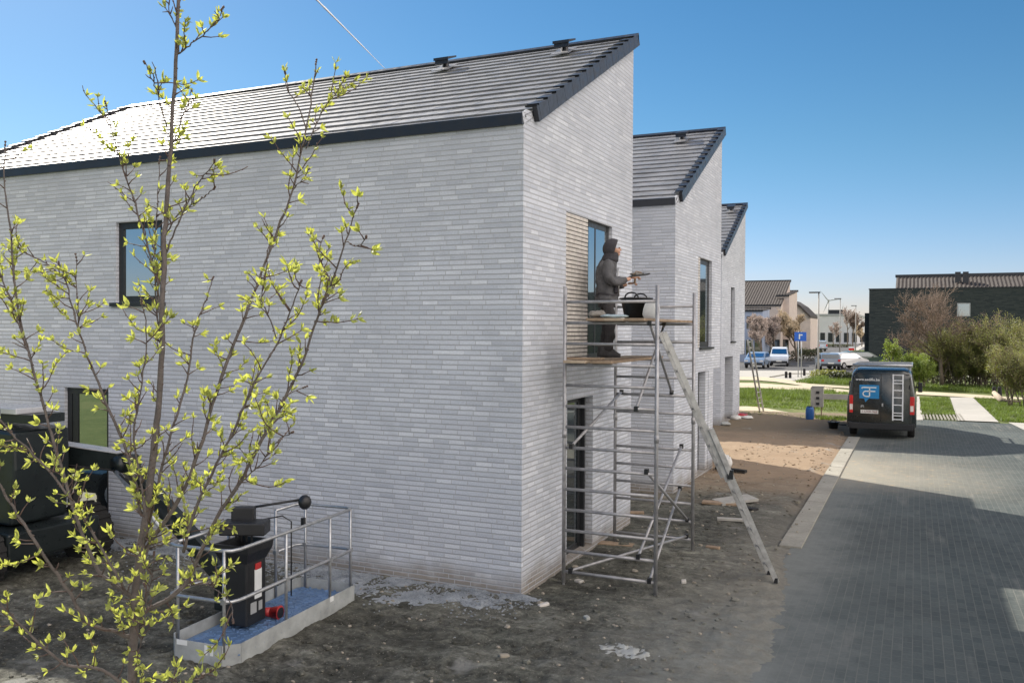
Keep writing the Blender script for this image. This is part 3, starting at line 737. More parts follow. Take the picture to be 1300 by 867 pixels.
# boards
def plank(a, b, wd, th, mat, name, label, cat, group=None):
    o = MB().bar(a, b, wd, th).build(name, mat, None, bevel=.004); return tag(o, label, cat, group)
def cplank(ctr, L, wd, th, rz, mat, label, cat='plank', name='plank', tilt=0., group=None):
    m = Matrix.Rotation(rz, 3, 'Z') @ Matrix.Rotation(tilt, 3, 'Y')
    o = MB().box((0, 0, 0), (L, wd, th)).build(name, mat, None, bevel=.003); o.location = ctr; o.rotation_euler = m.to_euler()
    return tag(o, label, cat, group)
cplank((-4.02, 12.02, 2.985), 2.75, .3, .035, R(90), 'woodpale', 'worn pale plank the worker stands on, nearer the wall', group='lower scaffold planks')
cplank((-3.70, 12.05, 2.985), 2.7, .29, .035, R(91), 'wood', 'brown plank beside the one the worker stands on, away from the wall', group='lower scaffold planks')
cplank((-3.99, 10.95, 3.022), .5, .2, .03, R(8), 'wood', 'short dark board end at the near edge of the worker platform')
for i, (x, mt) in enumerate(((-3.74, 'wood'), (-3.47, 'woodpale'), (-3.21, 'wood'))):
    cplank((x, 12.02, 3.535), 2.8, .25, .035, R(90 + (.5, -.4, .3)[i]), mt,
        ('upper shelf plank nearest the wall, dark brown', 'upper shelf plank in the middle, paler wood', 'upper shelf plank farthest from the wall, dark brown')[i], group='upper scaffold planks')

# mortar tub
def tub(loc, r0, r1, hh, label, fill='mortar', name='mortar_tub', cat='tub', handles=True):
    t = thing(name, loc, label, cat); x, y, z = loc
    def ring(r_, zz): return [(x + r_ * math.cos(a * math.pi / 12), y + r_ * math.sin(a * math.pi / 12), z + zz) for a in range(24)]
    MB().loft([ring(r0, .003), ring(r1, hh), ring(r1 + .018, hh), ring(r1 + .018, hh - .02)], True).build('tub', 'blackplastic', t, True)
    MB().quad(*ring(r1 - .012, hh + .003)).build('mortar', fill, t)
    if handles:
        for sx in (-1, 1):
            pts = [(x + .09 * math.cos(a) , y + sx * (r1), z + hh + .065 * math.sin(a)) for a in [k * math.pi / 6 for k in range(7)]]
            MB().tube(pts, .011, 6).build('handle', 'blackplastic', t, True)
    return t
tub((-3.36, 11.2, 3.556), .15, .205, .27, 'black mortar tub with loop handles on the upper scaffold shelf')
def sack(loc, size, label, mat, name, cat, rz=0., seed=1):
    rr = random.Random(seed); rings = []; n = 16; L_, W_, H_ = size
    for i in range(9):
        t_ = -1 + 2 * i / 8; ss_ = rr.uniform(.8, 1.1); e = (1 - abs(t_) ** 4) ** .5 if abs(t_) < 1 else .0
        rings.append([(t_ * L_ / 2, math.copysign(abs(math.cos(a)) ** .6, math.cos(a)) * W_ / 2 * (.55 + .45 * e) * rr.uniform(.85, 1.12), H_ / 2 + math.sin(a) * H_ / 2 * (.3 + .7 * e) * rr.uniform(.6, 1.15) * ss_) for a in [k * 2 * math.pi / n for k in range(n)]])
    o = MB().loft(rings).build(name, mat, None, True); o.location = loc; o.rotation_euler = (0, 0, rz); return tag(o, label, cat)
sack((-3.58, 10.97, 3.555), (.36, .24, .055), 'flat pale blue folded sheeting on the upper scaffold shelf beside the black tub', 'bagblue', 'folded_sheeting', 'sheeting', .2, 3)
sack((-3.84, 11.02, 3.555), (.22, .18, .11), 'lump of grey mortar wrapped in a bag at the wall end of the upper shelf', 'mortar', 'mortar_bag', 'bag', .5, 4)
cb = MB().loft([[(-3.12 + a * w_ + (z - .0) * .12, 11.05 + b * w_ * .7, 3.556 + z) for a, b in ((-1, -.8), (0, -1), (1, -.7), (1, .8), (0, 1), (-1, .7))] for z, w_ in ((0, .075), (.05, .10), (.12, .098), (.19, .085), (.22, .05))]).build('cement_bag', 'bag', None, True, bevel=.004)
tag(cb, 'white paper cement bag standing by the outer scaffold post', 'bag')

# ================================================================== LADDERS
def ladder(name, foot, top, wdir, width, label, sections=1, mat='aludirty', rung=.28):
    t = thing(name, foot, label, 'ladder'); foot, top, wdir = Vector(foot), Vector(top), Vector(wdir).normalized()
    ax = (top - foot).normalized(); nrm = ax.cross(wdir).normalized(); L = (top - foot).length
    for s_ in range(sections):
        a0 = 0 if s_ == 0 else L * .42; a1 = L * .62 if (s_ == 0 and sections > 1) else L
        off = nrm * (.032 * s_ * 1.9); wsc = width - .06 * s_
        for sgn in (-.5, .5):
            p = foot + wdir * wsc * sgn + off
            MB().bar(p + ax * a0, p + ax * a1, .026, .066, up=nrm).build('rail', mat, t)
        k = a0 + .2
        while k < a1 - .08:
            p = foot + off + ax * k
            MB().tube([p - wdir * wsc * .52, p + wdir * wsc * .52], .0155, 8).build('rung', mat, t, True); k += rung
    if sections > 1:
        for sgn in (-.5, .5): MB().box(foot + ax * L * .44 + wdir * width * sgn, (.07, .05, .12)).build('guide_bracket', 'blackplastic', t)
    m = MB()
    for sgn in (-.5, .5): m.box(foot + ax * .03 + wdir * width * sgn, (.05, .05, .07))
    m.build('foot', 'blackplastic', t)
    return t
ladder('ladder', (-1.72, 12.22, .05), (-2.925, 11.12, 3.40), (-.40, .92, 0), .36, 'extension ladder leaning on the outer side of the scaffold tower', 2)
l3f = G(967, 523, .03)
ladder('ladder', (l3f.x, l3f.y, .03), (X3 + .3, 35.3, 3.05), (.25, 1, 0), .38, 'plain aluminium ladder leaning against the corner of the farthest house', 1)

# ================================================================== WORKER
def skin(name, pts, edges, mat, parent, sub=2, root=0):
    me = bpy.data.meshes.new(name); me.from_pydata([p[:3] for p in pts], edges, []); me.update(); me.materials.append(M[mat])
    o = bpy.data.objects.new(name, me); col.objects.link(o); o.parent = parent
    sm = o.modifiers.new('skin', 'SKIN'); sm.use_smooth_shade = True
    d = me.skin_vertices[0].data
    for i, p in enumerate(pts): d[i].radius = (p[3], p[4] if len(p) > 4 else p[3]); d[i].use_root = (i == root)
    ss = o.modifiers.new('sub', 'SUBSURF'); ss.levels = sub; ss.render_levels = sub
    return o
wk = thing('person', (-4.13, 12.28, 3.003), 'worker in grey brown hooded jacket standing on the scaffold holding a mortar board', 'person', rz=R(22))
body = [(0, 0, .93, .07), (0.0, 0, 1.15, .07), (.02, 0, 1.33, .07), (.07, 0, 1.44, .05), (.10, 0, 1.50, .052), (.118, 0, 1.560, .100, .088), (.125, 0, 1.605, .096, .084),
        (0, .09, .86, .05), (.03, .10, .50, .045), (-.02, .11, .10, .04), (0, -.09, .86, .05), (.05, -.10, .50, .045), (.01, -.11, .10, .04),
        (.02, .15, 1.36, .04), (.0, .24, 1.12, .035), (.24, .17, 1.06, .033), (.31, .14, 1.08, .03),
        (.03, -.15, 1.36, .04), (.03, -.24, 1.12, .035), (.27, -.14, 1.13, .033), (.34, -.11, 1.15, .03)]
be = [(0, 1), (1, 2), (2, 3), (3, 4), (4, 5), (5, 6), (0, 7), (7, 8), (8, 9), (0, 10), (10, 11), (11, 12), (2, 13), (13, 14), (14, 15), (15, 16), (2, 17), (17, 18), (18, 19), (19, 20)]
skin('body', body, be, 'skin', wk)
def oval(cx, cy, z, rx, ry, n=16, sq=1.): return [(cx + rx * math.copysign(abs(math.cos(a)) ** sq, math.cos(a)), cy + ry * math.copysign(abs(math.sin(a)) ** sq, math.sin(a)), z + .012 * math.sin(3 * a + z * 9)) for a in [k * 2 * math.pi / n for k in range(n)]]
jm = MB().loft([oval(.01, 0, .80, .165, .205), oval(.005, 0, .84, .175, .215), oval(-.005, 0, .98, .155, .195), oval(-.01, 0, 1.10, .160, .200), oval(-.01, 0, 1.24, .155, .215), oval(.0, 0, 1.34, .145, .225, sq=.85), oval(.02, 0, 1.405, .125, .185), oval(.045, 0, 1.45, .095, .11), oval(.06, 0, 1.475, .075, .075)])
jo = jm.build('jacket', 'jacket', wk, True, world=False)
sb = jo.modifiers.new('s', 'SUBSURF'); sb.levels = 3; sb.render_levels = 3
tx = bpy.data.textures.new('folds', 'CLOUDS'); tx.noise_scale = .09; tx.noise_depth = 2
def folds(o, st):
    dm = o.modifiers.new('d', 'DISPLACE'); dm.texture = tx; dm.texture_coords = 'LOCAL'; dm.strength = st; dm.mid_level = .5
folds(jo, .05)
for sx, pts in ((1, [(.0, .17, 1.375), (-.01, .235, 1.32), (-.025, .275, 1.2), (.0, .275, 1.09), (.06, .245, 1.055), (.2, .19, 1.045), (.27, .155, 1.065)]), (-1, [(.01, -.17, 1.375), (.0, -.235, 1.32), (.0, -.28, 1.2), (.03, -.27, 1.11), (.09, -.235, 1.095), (.23, -.16, 1.12), (.29, -.13, 1.14)])):
    MB().tube(pts, [.085, .088, .078, .075, .072, .056, .05], 12).build('sleeve', 'jacket', jo, True, world=False); sl_ = jo.children[-1]; q_ = sl_.modifiers.new('s', 'SUBSURF'); q_.levels = 2; q_.render_levels = 2; folds(sl_, .045)
tr = [(0, 0, .93, .13, .15), (0, .09, .82, .10), (.03, .105, .50, .082), (-.01, .115, .26, .075), (-.02, .12, .07, .08),
      (0, -.09, .82, .10), (.06, -.105, .50, .082), (.03, -.115, .26, .075), (.01, -.12, .07, .08)]
skin('trousers', tr, [(0, 1), (1, 2), (2, 3), (3, 4), (0, 5), (5, 6), (6, 7), (7, 8)], 'trousers', wk); folds(wk.children[-1], .05)
for sgn, xo in ((1, -.03), (-1, 0)):
    MB().loft([[(xo + cx + a * l_, sgn * .12 + b * w_, z_) for a, b in ((-1, -.8), (-1, .8), (0, 1), (.8, .8), (1, .3), (1, -.3), (.8, -.8), (0, -1))]
        for z_, cx, l_, w_ in ((0, .05, .15, .052), (.05, .05, .15, .055), (.09, .02, .11, .052), (.16, -.01, .075, .055))]).build('boot', 'boot', wk, True, world=False)
# hood pulled over the bowed head, open towards the face
hd = MB(); hc_ = Vector((.078, 0, 1.588)); n = 18; rings = []
fwd = Vector((math.cos(R(-18)), 0, math.sin(R(-18)))); upv = Vector((-fwd.z, 0, fwd.x))
for i in range(9):
    th = math.pi - i * (math.pi * .60) / 8.2      # from the back of the head to the rim
    if i == 0: th = math.pi - .08
    ring = []
    for k in range(n):
        b = k * 2 * math.pi / n; rad = math.sin(th); v = fwd * (math.cos(th) * .125) + Vector((0, 1, 0)) * (rad * math.cos(b) * .112) + upv * (rad * math.sin(b) * (.135 if math.sin(b) > 0 else .125))
        ring.append(tuple(hc_ + v))
    rings.append(ring)
hd.loft(rings, False); ho = hd.build('hood', 'hood', wk, True, world=False)
so = ho.modifiers.new('s', 'SOLIDIFY'); so.thickness = .02; so.offset = 1
MB().loft([oval(.035, 0, 1.40, .13, .17), oval(.045, 0, 1.45, .125, .14), oval(.055, 0, 1.50, .115, .115), oval(.07, 0, 1.54, .10, .1)]).build('hood_collar', 'hood', wk, True, world=False)
MB().loft([[(.165, -.014, 1.562), (.165, .014, 1.562), (.165, .010, 1.61), (.165, -.010, 1.61)], [(.215, -.008, 1.562), (.215, .008, 1.562), (.190, .004, 1.61), (.190, -.004, 1.61)]]).build('nose', 'skin', wk, True, world=False)
for sy in (-1, 1): MB().blob((.183, sy * .032, 1.606), (.010, .012, .007), 8, 6).build('eye', 'blackplastic', wk, True, world=False)
MB().box((.186, 0, 1.532), (.014, .045, .008)).build('mouth', 'tail', wk, world=False)
MB().blob((.160, 0, 1.512), (.032, .038, .028), 8, 6).build('chin', 'skin', wk, True, world=False)
MB().loft([oval(.005, 0, .905, .172, .212), oval(.004, 0, .93, .17, .21)], False).build('jacket_hem', 'hood', wk, True, world=False)
MB().loft([oval(.165, 0, 1.30, .012, .012), oval(.17, 0, 1.1, .012, .012), oval(.175, 0, .9, .012, .012)]).build('zip', 'galv', jo, True, world=False)
for sy in (-1, 1): MB().box((.13, sy * .12, 1.0), (.06, .11, .13)).build('pocket', 'hood', jo, bevel=.015, world=False)
# hands with fingers
def hand(wr, dirv, up, side):
    m = MB(); d = Vector(dirv).normalized(); u = Vector(up); sdv = d.cross(u).normalized() * side; wr = Vector(wr)
    palm = wr + d * .045; m.blob(palm, (.045, .04, .018), 8, 6)
    for q in range(4):
        b = palm + d * .035 + sdv * (-.03 + .02 * q); l = (.065, .075, .07, .055)[q]
        m.tube([b, b + d * l * .5 + u * .004, b + d * l * .85 - u * .018, b + d * l * .8 - u * .038], [.0095, .009, .008, .006], 6)
    b = palm - d * .02 - sdv * .035
    m.tube([b, b - sdv * .02 + d * .03, b - sdv * .01 + d * .06], [.011, .01, .007], 6)
    return m
hand((.31, .14, 1.085), (1, -.3, .1), (0, 0, 1), 1).build('hand', 'skin', wk, True, world=False)
hand((.34, -.11, 1.155), (1, .2, .1), (0, 0, 1), -1).build('hand', 'skin', wk, True, world=False)
# hawk (mortar board) held out in front, trowel
Mw = Matrix.Rotation(R(22), 3, 'Z'); W = lambda x, y, z: Vector((-4.13, 12.28, 3.003)) + Mw @ Vector((x, y, z))
hk = thing('mortar_hawk', W(.46, .0, 1.2), "square mortar board with a heap of mortar held in the worker's hand", 'hawk')
ty = Matrix.Rotation(R(22), 3, 'Z') @ Matrix.Rotation(R(-8), 3, 'Y')
MB().box(W(.47, .0, 1.20), (.30, .28, .014), rot=ty).build('board', 'blackplastic', hk)
MB().tube([W(.42, .03, 1.19), W(.41, .05, 1.09)], .016, 8).build('handle', 'wood', hk, True)
MB().blob(W(.44, 0, 1.218), (.11, .09, .028), 10, 6, .15).build('mortar', 'mortar', hk, True)
tw = thing('trowel', W(.62, -.08, 1.2), "pointing trowel lying out over the mortar board in the worker's hand", 'trowel')
MB().prism([W(.50, -.07, 1.232), W(.56, -.13, 1.238), W(.76, -.1, 1.252), W(.56, -.02, 1.238)], (0, 0, .004)).build('blade', 'galv', tw)
MB().tube([W(.50, -.075, 1.236), W(.42, -.09, 1.255), W(.38, -.1, 1.2)], .009, 6).build('handle', 'wood', tw, True)

# ================================================================== LIFT WITH BASKET
lift = thing('boom_lift', (-7.5, 8.3, 0), 'dark boom lift by the long brick wall, its grey railed basket on the ground', 'lift')
BC = Vector((-6.62, 7.83, .05)); BR = Matrix.Rotation(R(4), 3, 'Z')
def B(x, y, z): return BC + BR @ Vector((x, y, z))
hw, hl, zf = .42, 1.17, .14
def rr_pts(hw_, hl_, ch, z): return [B(x, y, z) for x, y in ((-hw_ + ch, -hl_), (hw_ - ch, -hl_), (hw_, -hl_ + ch), (hw_, hl_ - ch * .3), (hw_ - ch * .3, hl_), (-hw_ + ch * .3, hl_), (-hw_, hl_ - ch * .3), (-hw_, -hl_ + ch))]
bt = MB().loft([rr_pts(hw - .012, hl - .012, .13, .03), rr_pts(hw - .012, hl - .012, .13, .05)]).build('basket', 'greypaint', lift)
kick = MB(); o_ = rr_pts(hw, hl, .13, .03); 
for i in range(8):
    a, b = o_[i], o_[(i + 1) % 8]; kick.bar((a.x, a.y, .13), (b.x, b.y, .13), .012, .21)
kick.build('kick_panel', 'greypaint', bt)
# blue perforated floor
M['bluefloor'] = simple('blue_floor', (.13, .22, .38), .45, .2, var=.3, scale=7)
fl = MB().loft([rr_pts(hw - .03, hl - .03, .12, .052), rr_pts(hw - .03, hl - .03, .12, .072)])
for i in range(30):
    for j in range(9): fl.box(B(-hw + .1 + j * .09, -hl + .12 + i * .075 + (j % 2) * .03, .076), (.055, .02, .01), rz=R(40 if (i + j) % 2 else -40))
fl.build('floor', 'bluefloor', bt)
topz, midz = 1.13, .62
def rail(z, pts): return MB().tube([B(x, y, z) for x, y in pts], .019, 10)
per = [(-hw + .02, -hl + .16), (-hw + .03, -hl + .06), (-hw + .12, -hl + .02), (hw - .14, -hl + .02), (hw - .05, -hl + .05), (hw - .02, -hl + .14), (hw - .02, hl - .14), (hw - .05, hl - .05), (hw - .14, hl - .02), (-hw + .1, hl - .02), (-hw + .02, hl - .1), (-hw + .02, hl - .5)]
rail(topz, per).build('top_rail', 'galv', bt, True); rail(midz, per).build('mid_rail', 'galv', bt, True)
MB().tube([B(-hw + .02, -hl + .16, topz), B(-hw + .02, -.2, topz - .0)], .019, 10).build('top_rail', 'galv', bt, True)
MB().tube([B(-hw + .02, -hl + .16, midz), B(-hw + .02, -.2, midz)], .019, 10).build('mid_rail', 'galv', bt, True)
for x, y in ((-hw + .02, -hl + .16), (hw - .12, -hl + .02), (hw - .02, -.25), (hw - .02, .62), (hw - .04, hl - .06), (-hw + .12, hl - .02), (-hw + .02, -.2), (-hw + .02, hl - .5), (-.1, -hl + .02)):
    if (x, y) == (-.1, -hl + .02): continue
    MB().tube([B(x, y, .05), B(x, y, topz)], .017, 8).build('rail_post', 'galv', bt, True)
    MB().box(B(x, y, midz), (.05, .05, .05)).build('rail_joint', 'galv', bt)
for dx in (.1, .17): MB().box(B(dx, -hl - .008, .12), (.035, .004, .1), rz=R(4)).build('marking', 'lettering', bt)
MB().box(B(-.2, -hl - .008, .16), (.13, .004, .05), rz=R(4)).build('marking', 'lettering', bt); MB().box(B(hw + .008, .62, .16), (.004, .07, .06), rz=R(4)).build('marking', 'lettering', bt)
# control console, inner side of the basket
cn = MB(); cn.box(B(-.12, -.30, .50), (.34, .34, .78), rz=R(4)); con = cn.build('console', 'blackplastic', bt, bevel=.02)
MB().loft([[B(-.12 + a * s_, -.30 + b * s_, z) for a, b in ((-1, -1), (1, -1), (1, 1), (-1, 1))] for z, s_ in ((.80, .17), (.92, .22), (1.0, .23), (1.0, .2), (.9, .17))]).build('tray', 'blackplastic', con)
MB().box(B(-.12, -.28, 1.15), (.5, .26, .14), rz=R(24)).box(B(-.2, -.2, 1.25), (.26, .1, .22), rz=R(24)).build('control_panel', 'blackplastic', con, bevel=.015)
for k in range(4): MB().tube([B(-.22 + k * .07, -.3, 1.0), B(-.22 + k * .07, -.31, 1.1)], .012, 6).build('joystick', 'blackplastic', con)
MB().box(B(.056, -.28, .55), (.006, .12, .32), rz=R(4)).build('sticker', 'lettering', con); MB().box(B(.056, -.28, .74), (.008, .1, .07), rz=R(4)).build('sticker', 'red', con)
MB().tube([B(-.2, -.15, 1.33), B(.28, .2, 1.40)], .014, 8).blob(B(.32, .22, 1.37), (.075, .075, .085), 10, 8).build('work_lamp', 'blackplastic', bt, True)
MB().tube([B(-.05, -.1, 1.2), B(.1, .1, 1.22), B(.18, .16, 1.15), B(.18, .16, .3)], .008, 6).build('cable', 'blackplastic', bt, True)
for k in range(3): MB().tube([B(-.28, -.2 + k * .05, 1.1), B(-.40, -.1 + k * .05, .9 - k * .08), B(-.44, .05, .55), B(-.60, .1, .4)], .013, 6).build('hose', 'rubber', bt, True)
for k in range(5): MB().tube([B(-.26 + k * .06, -.42 + k * .026, 1.15 + .02), B(-.26 + k * .06, -.425 + k * .026, 1.15 + .02)], .015, 8).build('switch', ('red', 'lettering', 'galv')[k % 3], con)
MB().box(B(.056, -.36, .3), (.006, .1, .12), rz=R(4)).box(B(.056, -.24, .3), (.006, .06, .1), rz=R(4)).build('decal', 'dull', con)
MB().box(B(.34, .16, 1.16), (.04, .04, .09)).build('hook', 'blackplastic', bt)
# jib, boom, turret, wheels
J = AY(160, 588, 9.0); K = B(-.62, .1, .38)
jb = MB().bar(J, K, .16, .22).build('jib', 'machine', lift, bevel=.01)
MB().bar(J + Vector((.1, -.12, .1)), K + Vector((.08, -.12, .12)), .07, .08).build('linkage', 'machine', jb)
MB().tube([J + Vector((.0, -.16, -.1)), (J + K) / 2 + Vector((0, -.16, -.14))], .035, 8).build('cylinder', 'galv', jb, True)
MB().box(K + Vector((.12, 0, .0)), (.3, .5, .5), rz=R(4)).build('basket_mount', 'machine', lift, bevel=.02)
MB().tube([J + Vector((0, -.17, 0)), J + Vector((0, .17, 0))], .12, 14).build('elbow', 'machine', lift, True)
be_ = AY(-60, 553, 8.6); bj = J + Vector((-.05, 0, .02))
bm = MB().bar(be_, bj, .26, .26).build('boom', 'machine', lift, bevel=.01)
MB().bar(be_ + Vector((0, 0, .137)), bj + Vector((0, 0, .137)), .27, .012).build('top_sheen', 'machinetop', bm)  # pale strip painting the bright sheen along the top of the dark boom
MB().bar(be_ + Vector((0, -.137, .1)), bj + Vector((-.3, -.137, .1)), .008, .022).build('edge_sheen', 'machinetop', bm)
q = AY(68, 600, 8.35); p = Vector((q.x - 2.8, 8.35, 0))
bd_ = MB(); bd_.prism([(p.x, 7.75, .75), (q.x - .05, 7.75, .75), (q.x + .02, 7.75, 1.5), (q.x - .0, 7.75, 2.0), (p.x, 7.75, 2.12)], (0, .85, 0))
bo = bd_.build('turret', 'machine', lift, bevel=.04)
for k in range(6): MB().boxp((q.x - .5 - k * .001, 7.742, 1.1 + k * .1), (q.x - 1.3, 7.749, 1.14 + k * .1)).build('vent_slot', 'rubber', bo)
MB().boxp((q.x - .9, 7.74, 1.78), (q.x - .5, 7.748, 1.92)).build('decal', 'lettering', bo)
MB().tube([(q.x - .2, 7.7, 2.05), (q.x - .2, 7.7, 2.3), (q.x - 1.4, 7.7, 2.32), (q.x - 1.4, 7.7, 2.1)], .018, 8).build('grab_rail', 'galv', bo, True)
for k in range(3): MB().tube([be_ + Vector((.3, -.16 - k * .02, -.05 - k * .04)), be_.lerp(bj, .5) + Vector((0, -.17, -.16 - k * .03)), bj + Vector((-.05, -.15, -.1)), J.lerp(K, .3) + Vector((.1, -.14, -.05 + k * .03))], .014, 6).build('hose', 'rubber', bm, True)
MB().boxp((p.x, 7.9, 2.22), (q.x - .15, 8.5, 2.3)).build('cover_top', 'machinetop', bo, bevel=.01)
MB().boxp((p.x, 7.95, 2.1), (q.x + .1, 8.45, 2.22)).build('cover', 'machine', bo)
MB().boxp((p.x - .5, 7.5, .35), (q.x + .25, 8.9, .72)).build('chassis', 'machine', lift, bevel=.03)
for (wx, wy) in ((q.x - .15, 7.35), (q.x - .15, 9.0), (q.x - 2.1, 7.35), (q.x - 2.1, 9.0)):
    pts = [(wx, wy + s_, .42) for s_ in (-.14, -.12, .12, .14)]
    wo = MB().tube(pts, [.36, .42, .42, .36], 28).build('wheel', 'rubber', lift, False)
    tm = MB()
    for k in range(20):
        a = k * 2 * math.pi / 20; tm.box((wx + .425 * math.cos(a), wy, .42 + .425 * math.sin(a)), (.03, .24, .06), rot=Matrix.Rotation(-a, 3, 'Y'))
    tm.build('tread', 'rubber', wo); MB().tube([(wx, wy - .15, .42), (wx, wy + .15, .42)], .18, 16).build('rim', 'machinetop', wo)
# red fitting on the basket floor
rf_ = thing('red_coupling', B(.12, .0, .08), 'red plastic tubular fitting lying on the blue basket floor', 'fitting')
MB().tube([B(-.12, -.02, .14), B(.02, .0, .14)], [.04, .055], 12).build('sleeve', 'red', rf_, True)
MB().tube([B(.02, .0, .14), B(.12, .02, .14), B(.13, .02, .14)], [.055, .08, .08], 14).build('cup', 'red', rf_, True)
MB().tube([B(.128, .022, .14), B(.134, .022, .14)], .06, 14).build('opening', 'blackplastic', rf_)
#SPLIT2

